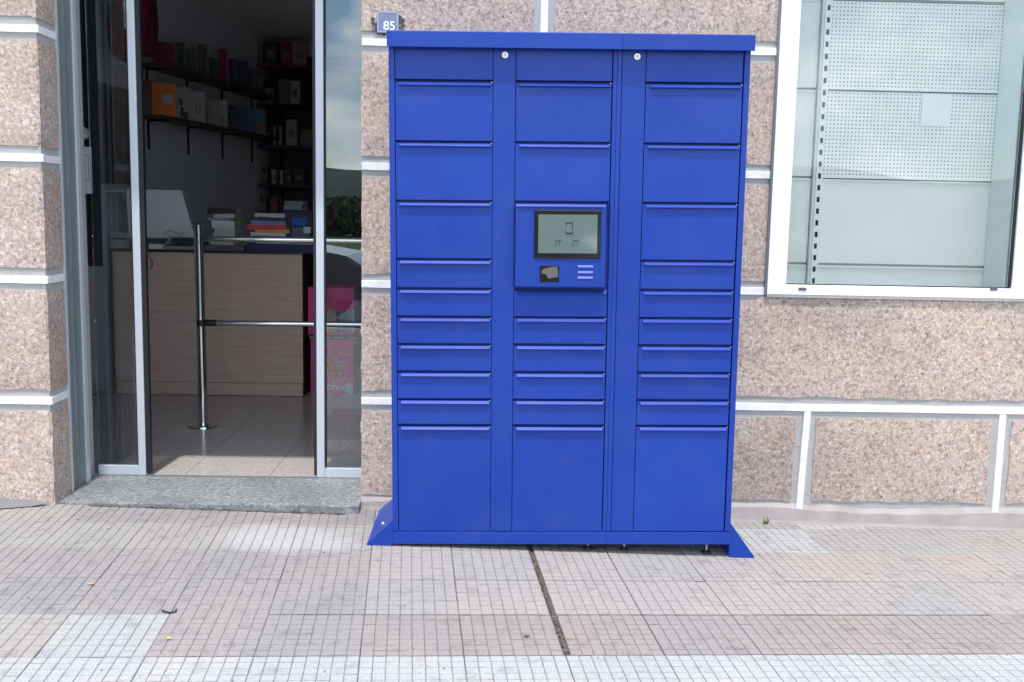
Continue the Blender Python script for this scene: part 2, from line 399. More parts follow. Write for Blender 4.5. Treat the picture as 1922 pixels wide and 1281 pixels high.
# pavement carried on behind the camera, kerb, road, verge
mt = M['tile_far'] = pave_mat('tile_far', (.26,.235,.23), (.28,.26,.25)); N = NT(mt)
def sheet(name, x0, x1, y0, y1, dz, mt, nx=1):
    b = MB(); b.quad([(x, y, gz(x, y)+dz) for x, y in ((x0,y0),(x1,y0),(x1,y1),(x0,y1))]); o = b.build(name, mt); return tag(o, kind='structure')
far = MB()
for (x0,x1,y0,y1) in ((-60,60,-5.6,-2.02),(-60,-2.95,-2.02,.40),(3.6,60,-2.02,.5)):
    far.quad([(x, y, gz(x, y)-.004) for x, y in ((x0,y0),(x1,y0),(x1,y1),(x0,y1))])
o = far.build('footway', M['tile_far']); tag(o, kind='structure')
b = MB(); b.prism([(-5.75,-.4),(-5.6,-.4),(-5.6,.0),(-5.62,.012),(-5.75,.012)], -60, 60)
for k, v in enumerate(b.v): b.v[k] = (v[0], v[1], v[2]+gz(v[0], v[1]))
tag(b.build('kerb', M['mortar']), kind='structure')
b = MB(); b.quad([(x, y, gz(x, -6)-.12) for x, y in ((-60,-14),(60,-14),(60,-5.75),(-60,-5.75))]); tag(b.build('road', M['asphalt']), kind='structure')
mt = M['grass'] = mat('rough_grass', (.05,.075,.025), .95); N = NT(mt); p = N.pos()
N.l(N.ramp(N.noise(p, .5, 6, .7), [(.3,(.035,.055,.02)),(.7,(.085,.10,.04))]), N.b.inputs['Base Color'])
b = MB(); b.quad([(-1500,-1500,-1.5),(1500,-1500,-1.5),(1500,-14,-.3),(-1500,-14,-.3)]); tag(b.build('field', M['grass']), kind='structure')
mt = M['hill'] = mat('hill_green', (.035,.055,.045), 1); N = NT(mt); p = N.pos()
N.l(N.ramp(N.noise(p, .02, 6, .7), [(.3,(.03,.05,.045)),(.7,(.065,.085,.06))]), N.b.inputs['Base Color'])
b = MB(); n = 90; import math as _m
def ridge(x): return 30+9*_m.sin(x*.0041+1)+5*_m.sin(x*.013)+2.5*_m.sin(x*.041+2)
rows = []
for k, (yy, fz) in enumerate(((-650,0),(-700,.45),(-760,.8),(-830,1.0),(-1000,.7),(-1200,0))):
    rows.append([(-1300+2600*i/n, yy, -1.6+fz*ridge(-1300+2600*i/n)*1.25) for i in range(n+1)])
for a, c in zip(rows[:-1], rows[1:]):
    for i in range(n): b.quad([a[i], a[i+1], c[i+1], c[i]])
tag(b.build('hill', M['hill'], smooth=True), kind='structure')

# ------------------------------------------------------------------ building: front wall with granite blocks
wall = empty('front_wall', (0, YW, 0), label='shop front wall of pink granite blocks with raised white joints, behind the blue locker', cat='wall')
wall.location = (0,0,0)
ZJ = [-.012, .4878, .9975, 1.496, 2.008, 2.52, 3.03, 3.4]
JH = .046          # half height of the mortar bed
def stone(x0, x1, z0, z1, y, parent, face='-y', xfix=None, seed=0, step=None):
    """granite block: front face with a slightly wandering outline"""
    rn = random.Random(seed*7.3+x0*31+z0*17+y)
    nx = max(2, int((x1-x0)/.05)); nz_ = max(2, int((z1-z0)/.05)); D = .10
    b = MB(); P = {}
    for i in range(nx+1):
        for j in range(nz_+1):
            u = x0+(x1-x0)*i/nx; v = z0+(z1-z0)*j/nz_; d = 0
            ex = i in (0, nx); ez = j in (0, nz_)
            if ex: u += rn.uniform(-.0045,.0045); 
            if ez: v += rn.uniform(-.005,.005)
            if step and j == nz_ and u > step[0]: v = step[1]
            if ex or ez: d = .0022
            P[i,j] = (u, d, v)
    def q(u, d, v): return (u, y-.007+d, v) if face == '-y' else (xfix+.007-d, u, v)
    n0 = len(b.v)
    for i in range(nx):
        for j in range(nz_):
            pts = [q(*P[a]) for a in ((i,j),(i+1,j),(i+1,j+1),(i,j+1))]
            b.quad(pts)
    ring = [(i,0) for i in range(nx+1)]+[(nx,j) for j in range(1,nz_+1)]+[(i,nz_) for i in range(nx-1,-1,-1)]+[(0,j) for j in range(nz_-1,0,-1)]
    for a, c in zip(ring, ring[1:]+ring[:1]):
        A, C = P[a], P[c]
        b.quad([q(*A), q(*C), q(C[0], D*.2, C[2]), q(A[0], D*.2, A[2])])
    me = b.mesh('stone_block', [M['granite']])
    bm = bmesh.new(); bm.from_mesh(me); bmesh.ops.remove_doubles(bm, verts=bm.verts, dist=1e-5); bmesh.ops.recalc_face_normals(bm, faces=bm.faces); bm.to_mesh(me); bm.free()
    o = bpy.data.objects.new('stone_block', me); COL.objects.link(o); o.parent = parent; return o
WX0, WX1, WZ0, WZ1 = 1.566, 2.72, .986, 3.0       # window opening (outer size of the frame)
mb = MB()                                      # mortar core of the wall
mb.box(XW, WX0, YW, YW+.30, -.3, 3.4)
mb.box(WX0, 4.4, YW, YW+.30, -.3, WZ0)
mb.box(WX1, 4.4, YW, YW+.30, WZ0, 3.4)
mb.box(WX0, WX1, YW, YW+.30, WZ1, 3.4)
mb.box(-1.60, XW, YW-.06, YW+.2, 2.66, 3.4)
mb.build('mortar_bed', M['mortar'], wall)
def strip_h(x0, x1, z, y, parent, h=.0165, pr=.0075, face='-y', xfix=None):
    b = MB(); n = max(1, int((x1-x0)/.08)); rn = random.Random(x0*9+z*5)
    lo = [z-h+rn.uniform(-.0012,.0012) for _ in range(n+1)]; hi = [z+h+rn.uniform(-.0012,.0012) for _ in range(n+1)]
    for i in range(n):
        u0 = x0+(x1-x0)*i/n; u1 = x0+(x1-x0)*(i+1)/n
        def q(u, d, v): return (u, y-d, v) if face == '-y' else (xfix+d, u, v)
        b.quad([q(u0,pr,lo[i]+.002), q(u1,pr,lo[i+1]+.002), q(u1,pr,hi[i+1]-.002), q(u0,pr,hi[i]-.002)])
        b.quad([q(u0,pr,hi[i]-.002), q(u1,pr,hi[i+1]-.002), q(u1,-.004,hi[i+1]), q(u0,-.004,hi[i])])
        b.quad([q(u0,-.004,lo[i]), q(u1,-.004,lo[i+1]), q(u1,pr,lo[i+1]+.002), q(u0,pr,lo[i]+.002)])
    for u, i in ((x0,0),(x1,n)):
        b.quad([q(u,-.004,lo[i]), q(u,pr,lo[i]+.002), q(u,pr,hi[i]-.002), q(u,-.004,hi[i])])
    return b.build('white_joint', M['white_joint'], parent)
def strip_v(x, z0, z1, y, parent, h=.0165, pr=.0079, lean=0):
    b = MB(); n = max(1, int((z1-z0)/.08)); rn = random.Random(x*9+z0*5)
    for i in range(n):
        v0 = z0+(z1-z0)*i/n; v1 = z0+(z1-z0)*(i+1)/n; a0 = lean*(v0-z0); a1 = lean*(v1-z0)
        b.quad([(x-h+.002+a0,y-pr,v0),(x+h-.002+a0,y-pr,v0),(x+h-.002+a1,y-pr,v1),(x-h+.002+a1,y-pr,v1)])
        b.quad([(x-h+a0,y+.004,v0),(x-h+.002+a0,y-pr,v0),(x-h+.002+a1,y-pr,v1),(x-h+a1,y+.004,v1)])
        b.quad([(x+h-.002+a0,y-pr,v0),(x+h+a0,y+.004,v0),(x+h+a1,y+.004,v1),(x+h-.002+a1,y-pr,v1)])
    return b.build('white_joint', M['white_joint'], parent)
G_ = .046
def courses(xs_by_row, y, parent):
    for r_, spans in enumerate(xs_by_row):
        z0, z1 = ZJ[r_], ZJ[r_+1]
        for (x0, x1, la, ra) in spans:
            lo = z0+(G_ if r_ else .075); hi = z1-G_
            stone(x0+(G_ if la else 0), x1-(G_ if ra else 0), lo, hi, y, parent, seed=r_)
V1, V2 = 1.772, 2.651
rowspec = [
    [(XW, .58, 0, 1), (.58, V1, 1, 1), (V1, V2, 1, 1), (V2, 3.6, 1, 1)],
    [(XW, 1.0, 0, 1), (1.0, 3.1, 1, 1), (3.1, 4.3, 1, 1)],
    [(XW, .58, 0, 1), (.58, WX0-.004, 1, 0)],
    [(XW, 1.0, 0, 1), (1.0, WX0-.004, 1, 0)],
    [(XW, .576, 0, 1), (.576, WX0-.004, 1, 0)],
    [(XW, 1.0, 0, 1), (1.0, WX0-.004, 1, 0)],
]
for r_, spans in enumerate(rowspec):
    z0, z1 = ZJ[r_], ZJ[r_+1]
    for (x0, x1, la, ra) in spans:
        lo = z0+(G_ if r_ else .078); hi = z1-G_
        if r_ == 1 and x1 > 2: hi = WZ0-.006 if True else hi
        if r_ == 1 and x0 >= 1.0 and x1 > 1.6:
            # long course below the window: its top meets the frame
            stone(x0+G_, x1-G_, lo, z1-G_, YW, wall, seed=91, step=(WX0-.02, WZ0-.012))
            continue
        stone(x0+(G_ if la else 0.0), x1-(G_ if ra else 0.0), lo, hi, YW, wall, seed=r_)
stone(WX1+.01, 3.9, WZ0, 1.5-G_, YW, wall); stone(WX1+.01, 3.9, 1.5+G_, 2.0-G_, YW, wall)
strip_h(XW, 4.3, ZJ[1], YW, wall)
for z in ZJ[2:6]: strip_h(XW, WX0-.002, z, YW, wall)
strip_v(V1-.009, -.03, ZJ[1]-.0165, YW, wall, lean=.03); strip_v(V2, -.05, ZJ[1]-.0165, YW, wall, lean=.0)
strip_v(.576, ZJ[4]+.0165, ZJ[5]-.0165, YW, wall)
# uneven cement skirting at the foot of the wall
b = MB(); n = 60; rn = random.Random(5)
prev = None
for i in range(n+1):
    x = XW+(4.3-XW)*i/n; top = .058+.010*math.sin(x*5.1)+rn.uniform(-.004,.004)-.0105*x; f = gz(x, YW)
    cur = [(x, YW-.016-rn.uniform(0,.004), f-.03), (x, YW-.011+rn.uniform(0,.002), f+.012), (x, YW-.0095, top-.016), (x, YW+.002, top+.012+rn.uniform(-.006,.006))]
    if prev:
        for k in range(3): b.quad([prev[k], cur[k], cur[k+1], prev[k+1]])
    prev = cur
b.build('skirting', M['plaster'], wall, smooth=True)

# left pier
pier = empty('granite_pier', (0,0,0), label='left pier of pink granite blocks beside the sliding shop door', cat='pier')
mb = MB(); mb.box(-3.4, XP, YP, YP+.20, -.3, 3.4); mb.box(-3.4, XP-.02, YP+.2, YP+.5, -.3, 3.4)
mb.build('mortar_bed', M['mortar'], pier)
for r_ in range(6):
    z0, z1 = ZJ[r_]+(G_ if r_ else .02), ZJ[r_+1]-G_
    x1 = XP-.0005
    split = -2.35 if r_ % 2 else -2.7
    stone(split+G_, x1-.004, z0, z1, YP, pier, seed=20+r_)
    stone(-3.3, split-G_, z0, z1, YP, pier, seed=40+r_)
    stone(YP-.004, YP+.172, z0, z1, 0, pier, face='x', xfix=XP, seed=60+r_)
for z in ZJ[1:6]:
    strip_h(-3.3, XP+.0118, z, YP, pier)
    strip_h(YP-.0115, YP+.172, z, 0, pier, face='x', xfix=XP)
b = MB()     # low dark grey wedge at its foot
f0 = gz(-1.6, .38)
ring = [(-2.15,.372,.035),(-1.78,.372,.030),(-1.60,.372,.022),(-1.49,.366,.012),(-1.55,.335,.0045),(-1.64,.300,.004),(-1.76,.262,.0035),(-1.90,.285,.004),(-2.15,.30,.004)]
b.quad([(x, y, gz(x, y)+h) for x, y, h in ring[:4]]+[(x, y, gz(x, y)+h) for x, y, h in ring[4:]])
b.f = []; b.mi = []
for k in (0,1,2): b.f.append((k, k+1, 7-k, 8-k)); b.mi.append(0)
b.f.append((3,4,5)); b.mi.append(0)
b.build('foot_wedge', mat('wedge_dark_grey', (.17,.165,.17), .9), pier)

# building shell of the shop (inside walls, ceiling, floor)
b = MB()
A0, A1 = (-2.30, 3.0), (-1.74, 6.05)
def vwall(b, a, c, z0, z1, th=.1):
    (x0,y0),(x1,y1) = a, c
    d = Vector((x1-x0, y1-y0)).normalized(); nn = Vector((-d.y, d.x))*th
    pts = [(x0,y0),(x1,y1),(x1+nn.x,y1+nn.y),(x0+nn.x,y0+nn.y)]
    n = len(b.v); b.v += [(x,y,z0) for x,y in pts]+[(x,y,z1) for x,y in pts]
    for q in ((0,3,2,1),(4,5,6,7),(0,1,5,4),(2,3,7,6),(1,2,6,5),(3,0,4,7)): b.f.append(tuple(n+i for i in q)); b.mi.append(0)
vwall(b, (-2.43, .88), A0, -.1, 2.9)
o = b.build('interior_left_wall', M['wall_in']); tag(o, kind='structure')
b = MB(); vwall(b, A0, (A1[0], A1[1]), -.1, 2.9); tag(b.build('interior_side_wall', M['wall_in']), kind='structure')
b = MB(); b.box(-1.9, 1.4, 6.06, 6.16, -.1, 2.9); tag(b.build('interior_back_wall', M['wall_in']), kind='structure')
b = MB(); b.box(1.2, 1.3, .80, 6.05, -.1, 2.9); tag(b.build('interior_right_wall', M['wall_in']), kind='structure')
b = MB(); b.box(-2.6, 1.3, .50, 6.2, 2.90, 3.0); tag(b.build('ceiling', M['ceil']), kind='structure')
b = MB(); b.box(-3.4, 4.4, .56, 6.4, 3.4, 3.5); b.box(-3.4,-3.3,.7,6.4,-.2,3.4); b.box(4.4,4.5,.5,6.4,-.2,3.4); b.box(-3.4,4.5,6.4,6.5,-.2,3.4); tag(b.build('building_shell', M['mortar']), kind='structure')
b = MB(); b.box(-2.5, 1.3, .845, 6.1, -.06, .0365); tag(b.build('floor_screed', M['grout']), kind='structure')
floor = empty('shop_floor'); tag(floor, kind='structure')
FT = .40; tmb = MB(); tmb.box(-FT/2+.0012, FT/2-.0012, -FT/2+.0012, FT/2-.0012, -.003, .0035)
ft = tmb.mesh('floor_tile', [M['floor']])
for i in range(9):
    for j in range(13):
        inst('floor_tile', ft, floor, (-2.27+FT*(i+.5), .85+FT*(j+.5), .0365), (random.uniform(-.0006,.0006), random.uniform(-.0006,.0006), random.choice((0, PI/2, PI, -PI/2))))
b = MB(); b.box(0,.02,0,3.05,.04,.12); o = b.build('skirting_board', plain('skirting_white', (.55,.57,.58))); o.parent = floor
o.location = (-2.415,.9,0); o.rotation_euler = (0,0,-.046)
b = MB()   # door step
b.box(-1.472, XW+.001, YW-.098, .845, -.12, .0445)
o = b.build('door_step', M['slab'], bevel=.004); tag(o, 'speckled grey granite door step in front of the sliding doors', 'step')
b = MB(); rn = random.Random(2)
for i in range(34):
    x = -1.30+1.06*i/34; wd = rn.uniform(.02,.05); f = gz(x,.38)
    pts = [(x+wd*math.cos(a)*rn.uniform(.6,1), YW-.103-.008*rn.random()+.006*math.sin(a), f+.001+.003*(k%2)) for k, a in enumerate([2*PI*q/7 for q in range(7)])]
    b.quad(pts)
o = b.build('dirt_crumbs', M['sand']); o.parent = pavement; o['kind'] = 'stuff'

# ------------------------------------------------------------------ sliding door and its frame
jamb = empty('door_frame', (0,0,0), label='grey aluminium frame lining the left side of the shop doorway', cat='door frame')
def bx(name, mt, parent, *a, bevel=0): return MB().box(*a).build(name, mt, parent, bevel=bevel)
J0 = YP+.176
bx('front_profile', M['alu'], jamb, XP-.02, XP+.008, J0, J0+.016, .034, 2.66)
bx('frame_channel', M['alu_dull'], jamb, XP-.03, XP+.0005, J0+.0165, J0+.110, .034, 2.66)
bx('middle_profile', M['alu_dull'], jamb, XP-.02, XP+.007, J0+.078, J0+.088, .034, 2.66)
bx('rear_channel', M['alu_dull'], jamb, XP-.02, XP+.002, J0+.1105, J0+.168, .034, 2.66)
bx('rear_profile', M['alu'], jamb, XP-.02, XP+.011, J0+.1685, J0+.198, .034, 2.66)
bx('door_header', M['alu_dull'], jamb, XP-.03, XW+.05, .72, .92, 2.56, 2.66)
bx('floor_track', M['alu_dull'], jamb, XP, XW+.3, .853, .862, .0405, .046)
def door(x0, x1, right, label):
    root = empty('sliding_door', (x0, .87, .045), label=label, cat='sliding door', group='glass sliding shop doors')
    Z1 = 2.50; yy = .0
    wdt = x1-x0
    s = MB()
    if not right:   # free stile on the right
        MB().box(wdt-.034, wdt, -.018, .018, .0, Z1).build('stile', M['alu'], root, bevel=.002)
        MB().box(wdt+.0005, wdt+.022, -.012, .014, .010, Z1).build('brush_seal', M['black'], root)
        MB().box(-.004, wdt-.0345, -.016, .016, .0, .045).build('bottom_rail', M['alu'], root, bevel=.0015)
        MB().box(-.004, wdt-.0345, -.003, .003, .0455, Z1).build('glass_pane', M['glass_left'], root)
        MB().box(wdt-.0425, wdt-.0345, -.007, .007, .0455, Z1).build('gasket', M['black'], root)
    else:
        MB().box(.0, .036, -.018, .018, .0, Z1).build('stile', M['alu'], root, bevel=.002)
        MB().box(-.014, -.0005, -.012, .014, .010, Z1).build('brush_seal', M['black'], root)
        MB().box(.0365, wdt, -.016, .016, .0, .045).build('bottom_rail', M['alu'], root, bevel=.0015)
        MB().box(.0445, wdt, -.003, .003, .0455, Z1).build('glass_pane', M['glass_door'], root)
        MB().box(.0365, .0445, -.007, .007, .0455, Z1).build('gasket', M['black'], root)
    return root
door(-1.462, -1.243, False, 'left glass sliding door with satin aluminium edge, next to the grey frame')
door(-.437, .35, True, 'right glass sliding door reflecting clouds, next to the granite pier by the locker')

# dark post with notice just inside on the left
post = empty('ribbed_post', (-1.50, 1.05, 0), label='black ribbed post standing inside behind the left door glass', cat='post')
b = MB()
pl = at(162, 500, 1.05); z0 = pl.z
xa_, xb_ = at(147, 400, 1.05).x+1.50, at(183, 400, 1.05).x+1.50
b.box(xa_, xb_, 0, .05, z0, 2.66)
for k in range(3): b.cyl((xa_+.014+.026*k, 0, z0+.004), (xa_+.014+.026*k, 0, 2.66), .009, n=10)
b.build('ribbed_cover', mat('black_vinyl', (.010,.010,.012), .7), post)
a = at(149,276,1.02); c = at(175,364,1.02)
nb = MB().box(a.x, c.x, 1.012, 1.0135, c.z, a.z); o = nb.build('notice', mat('white_paper', (.86,.87,.90), .7)); tag(o, 'white paper notice taped inside the left door glass', 'notice')
fr = MB(); ax, cx_ = a.x+.008, a.x+.045
for (u0,u1,v0,v1) in ((ax,cx_,a.z-.04,a.z-.037),(ax,cx_,c.z+.06,c.z+.063),(ax,ax+.003,c.z+.063,a.z-.04),(cx_-.003,cx_,c.z+.063,a.z-.04)):
    fr.box(u0,u1,1.0105,1.0118,v0,v1)
fr.build('printed_box', plain('grey_ink', (.30,.32,.38)), o)
kp = at(151,250,1.0)
kr = MB().cyl((0,.03,0),(0,-.005,0),.030,n=28).build('knob', M['lock'], post); kr.location = kp-post.location; MB().cyl((0,-.0055,0),(0,-.013,0),.021,.018,n=24).build('button', plain('dusty_rose', (.45,.25,.2)), kr)

# ------------------------------------------------------------------ barrier
YB = 1.987
bar = empty('barrier', (-1.287, YB, .04), label='polished steel barrier with one post and two rails inside the doorway', cat='barrier')
p_ = MB(); p_.cyl((0,0,.0),(-.008,0,1.17),.027,n=28); p_.cyl((-.008,0,1.1705),(-.008,0,1.178),.027,.018,n=28); p_.build('post', M['chrome'], bar, smooth=True)
p_ = MB(); p_.cyl((0,0,0),(0,0,.008),.088,.086,n=36); p_.cyl((0,0,.0085),(0,0,.022),.036,.030,n=28); p_.build('base_flange', M['chrome'], bar, smooth=True)
for z, xs in ((1.092,.028),(.608,.085)):
    MB().cyl((xs,0,z),(1.30,.0,z+.008),.0155,n=20).build('rail', M['chrome'], bar, smooth=True)
MB().cyl((.027,0,.608),(.0845,0,.608),.019,n=20).build('rail_clamp', M['black'], bar, smooth=True)
MB().cyl((.0,0,.590),(.0,0,.626),.030,n=24).build('collar', M['black'], bar, smooth=True)
p_ = MB(); p_.cyl((1.32,0,0),(1.32,0,1.17),.027,n=24); p_.build('post', M['chrome'], bar, smooth=True)

# ------------------------------------------------------------------ counter
YC = 2.97
cnt = empty('counter', (-1.51, YC, .04), label='wood laminate shop counter with dark worktop facing the doorway', cat='counter')
cx0, cx1 = -2.145+1.51, -.885+1.51
bx('front_panel', M['wood'], cnt, cx0, cx1, 0, .02, .092, .968)
bx('plinth', M['wood'], cnt, cx0+.002, cx1-.002, .004, .02, .004, .088)
bx('end_panel', M['wood'], cnt, cx0, cx0+.02, .0205, .62, .004, .968); bx('end_panel', plain('dark_plum', (.035,.018,.028)), cnt, cx1-.02, cx1, .0205, .62, .004, .968)
bx('worktop', plain('dark_worktop', (.02,.022,.03), .35), cnt, cx0-.01, cx1+.01, -.012, .66, .9685, .985)
bx('side_shelf', plain('dark_plum', (.035,.018,.028)), cnt, cx1+.001, cx1+.36, .42, .74, .0, .96)
CT = 1.0255                      # worktop height
def thing_box(name, mt, px0, px1, py0, py1, Y, depth, label, cat, group=None, rz=0, base=None, bevel=.001):
    """a flat thing seen from px0..px1, py0..py1, standing at depth Y"""
    a = at(px0, py1, Y); c = at(px1, py0, Y); z0 = base if base is not None else a.z
    root = empty(name, ((a.x+c.x)/2, Y, z0), (0,0,rz), label, cat, group)
    return root, (c.x-a.x), max(.004, c.z-a.z)
def book(px0, px1, py0, py1, Y, depth, col, label, rz=0, base=None, group='books and papers piled on the counter', pages=True):
    root, W_, H_ = thing_box('book', None, px0, px1, py0, py1, Y, depth, label, 'book', group, rz, base)
    cm = plain('cover_%02d%02d%02d' % tuple(int(x*60) for x in col), col, .45)
    t = min(.002, H_*.2)
    MB().box(-W_/2, W_/2, 0, depth, 0, t).box(-W_/2, W_/2, 0, depth, H_-t, H_).box(-W_/2, W_/2, 0, .0025, t+.00001, H_-t-.00001).build('cover', cm, root)
    MB().box(-W_/2+.003, W_/2-.003, .003, depth-.003, t+.0002, H_-t-.0002).build('pages', plain('paper', (.72,.70,.64), .8), root)
    return root
BY = 3.12
stackL = [  # x0,x1,y0,y1,col,label
 (396,438,449,461,(.62,.58,.50),'thick cream book at the bottom of the left pile on the counter'),
 (400,441,438,448.4,(.55,.52,.46),'beige book second from the bottom of the left pile'),
 (403,441,429,437.6,(.50,.55,.45),'pale green book in the middle of the left pile on the counter'),
 (398,440,421.5,428.6,(.62,.66,.68),'white book in the left pile just above the pale green one'),
 (397,440,415,421.2,(.74,.76,.77),'bright white book in the left pile, under the thin grey one'),
 (390,431,409.5,414,(.30,.31,.32),'thin grey booklet jutting left out of the left pile'),
 (401,440,402,409.2,(.50,.56,.66),'light blue book near the top of the left pile'),
 (389,442,391,401.7,(.06,.02,.03),'dark maroon book on top of the left pile on the counter')]
for x0,x1,y0,y1,c,l in stackL: book(x0,x1,y0,y1,BY,.16+random.uniform(0,.03),c,l,rz=random.uniform(-.03,.03))
stackM = [
 (480,547,451.5,460,(.66,.66,.64),'white magazine at the bottom of the colourful pile, below the rail'),
 (474,536,443.4,451.2,(.16,.16,.2),'grey book in the colourful pile level with the steel rail'),
 (470,536,437.6,443,(.72,.70,.72),'white book just above the rail in the colourful pile'),
 (479,543,431.4,437.4,(.85,.38,.05),'orange book in the pile on the counter'),
 (464,537,422.6,431.2,(.75,.06,.07),'red book jutting left out of the pile above the orange one'),
 (471,536,415.4,422.4,(.22,.26,.50),'blue grey book lying on the red one'),
 (482,533,408,415.2,(.03,.04,.12),'navy book under the cream one at the top of the colourful pile'),
 (478,535,401.6,407.8,(.66,.62,.54),'cream book on top of the colourful pile')]
for x0,x1,y0,y1,c,l in stackM: book(x0,x1,y0,y1,BY,.17+random.uniform(0,.03),c,l,rz=random.uniform(-.03,.03))
def slab_thing(name, px0, px1, py0, py1, Y, depth, mt, label, cat, rz=0):
    root, W_, H_ = thing_box(name, None, px0, px1, py0, py1, Y, depth, label, cat, None, rz)
    MB().box(-W_/2, W_/2, 0, depth, 0, H_).build('body', mt, root, bevel=.0015); return root, W_, H_
slab_thing('folder', 462, 588, 460.5, 474, 2.99, .2, plain('navy_card', (.015,.025,.10)), 'long navy blue folder lying along the right front of the counter', 'folder')
slab_thing('tray', 385, 458, 462, 473.5, 2.99, .2, plain('grey_tray', (.10,.11,.14)), 'flat dark grey tray under the left pile of books', 'tray')
slab_thing('envelope', 543, 588, 451.5, 460, 3.05, .12, plain('beige_card', (.50,.42,.36)), 'beige envelope pack at the right end of the counter', 'envelope')
r_, W_, H_ = slab_thing('packet', 535, 585, 399, 451, 3.14, .10, plain('dark_packet', (.02,.025,.06)), 'dark packet with blue front and white label right of the colourful pile', 'packet')
a = .0
def patch(root, W_, H_, fx0, fx1, fz0, fz1, col, name='label_print', y=-.002, rough=.6):
    MB().box(-W_/2+W_*fx0, -W_/2+W_*fx1, y, y+.001, H_*fz0, H_*fz1).build(name, plain('print_%02d%02d%02d' % tuple(int(x*60) for x in col), col, rough), root)
patch(r_, W_, H_, .26, .82, .52, .82, (.02,.10,.42)); patch(r_, W_, H_, .26, .9, .05, .45, (.12,.15,.20)); patch(r_, W_, H_, .70, .96, .26, .48, (.62,.68,.75), y=-.0035)
book(532,566,386.5,394,3.25,.15,(.26,.25,.28),'lower grey book lying on the dark blue packet'); book(534,568,378,386,3.25,.15,(.19,.19,.20),'upper grey book lying on the dark blue packet')
o_ = slab_thing('box', 531, 590, 394.5, 452, 3.26, .12, plain('navy_card', (.015,.025,.10)), 'navy carton standing behind the packet on the counter', 'box')
r_, W_, H_ = slab_thing('printer', 206, 241, 437, 471, 3.15, .25, plain('printer_grey', (.42,.46,.50)), 'small pale grey printer at the left end of the counter', 'printer')
patch(r_, W_, H_, .1, .9, .62, .70, (.05,.05,.06), 'paper_slot')
# laptop
lp = empty('laptop', (0,0,0), label='open silver laptop with round logo on its lid, seen from behind', cat='laptop')
LY = 3.10
bl, br, tl, tr = at(242,446,LY), at(366,447,LY), at(236,356,LY-.10), at(341,358,LY-.10)
bl.z = br.z = max(bl.z, CT+.012)
nrm = (br-bl).cross(tl-bl).normalized()
if nrm.y > 0: nrm = -nrm
b = MB(); th = .009
F_ = [bl, br, tr, tl]; n0 = [v+nrm*0 for v in F_]; n1 = [v-nrm*th for v in F_]
b.quad(n0); b.quad(n1)
for k in range(4): b.quad([n0[k], n0[(k+1)%4], n1[(k+1)%4], n1[k]])
b.build('lid', mat('laptop_silver', (.82,.82,.84), .5, .0), lp)
b = MB(); e0 = [v-nrm*(th+.0005) for v in F_]; e1 = [v-nrm*(th+.002) for v in F_]; b.quad(e0); b.quad(e1)
for k in range(4): b.quad([e0[k], e0[(k+1)%4], e1[(k+1)%4], e1[k]])
b.build('screen', M['black_gloss'], lp)
MB().box(bl.x, br.x, LY+.012, LY+.26, CT+.001, CT+.018).build('keyboard_base', plain('laptop_dark', (.05,.05,.055)), lp)
ctr = (bl+br+tl+tr)/4+Vector((-.01,0,.02)); up_ = ((tl+tr)-(bl+br)).normalized(); rx_ = up_.cross(nrm).normalized()
b = MB(); n = 26
for k in range(n):
    a0, a1 = 2*PI*k/n, 2*PI*(k+1)/n
    f_ = lambda a, r: ctr+rx_*math.cos(a)*r+up_*math.sin(a)*r+nrm*.0012
    b.quad([f_(a0,.019), f_(a1,.019), f_(a1,.0165), f_(a0,.0165)])
b.build('logo_ring', plain('logo_grey', (.12,.12,.13)), lp)
rot = Matrix((rx_, up_, nrm)).transposed().to_euler()
text('logo_letters', 'hp', .026, plain('logo_grey', (.12,.12,.13)), lp, ctr+nrm*.0012, rot)
ch = empty('charger', at(293,466,2.99), label='white charger block with thin cables at the front of the counter', cat='charger')
MB().box(-.048,.045,-.01,.05,-.008,.026).build('block', plain('charger_white', (.75,.76,.78), .4), ch, bevel=.003)
def curve_pts(f, n): return [Vector(f(i/n)) for i in range(n+1)]
base = at(293,466,2.94)
P = [at(x, y, 2.935)-ch.location for x, y in ((262,462),(266,470),(274,478),(284,488),(286,498),(278,506),(268,504),(265,495),(270,486),(280,478),(288,470))]
def smooth(P, k=6):
    out = []
    for i in range(len(P)-1):
        p0, p1, p2, p3 = P[max(i-1,0)], P[i], P[i+1], P[min(i+2,len(P)-1)]
        for s in range(k):
            t = s/k; out.append(.5*((2*p1)+(p2-p0)*t+(2*p0-5*p1+4*p2-p3)*t*t+(-p0+3*p1-3*p2+p3)*t*t*t))
    return out+[P[-1]]
MB().tube(smooth(P), .0022).build('cable', M['black'], ch)
P = [at(x, y, 3.0)-ch.location for x, y in ((300,464),(312,458),(318,446),(308,438),(322,434),(336,440),(345,436))]
MB().tube(smooth(P), .005).build('cable', plain('cable_grey', (.45,.46,.45)), ch)
slab_thing('papers', 300, 372, 463.5, 471, 2.99, .16, plain('paper_grey', (.30,.31,.36)), 'loose papers in front of the laptop on the counter', 'papers')
slab_thing('dock', 322, 384, 447.5, 462.5, 3.04, .08, plain('dark_dock', (.03,.032,.035)), 'black cable box between the laptop and the left pile', 'box')

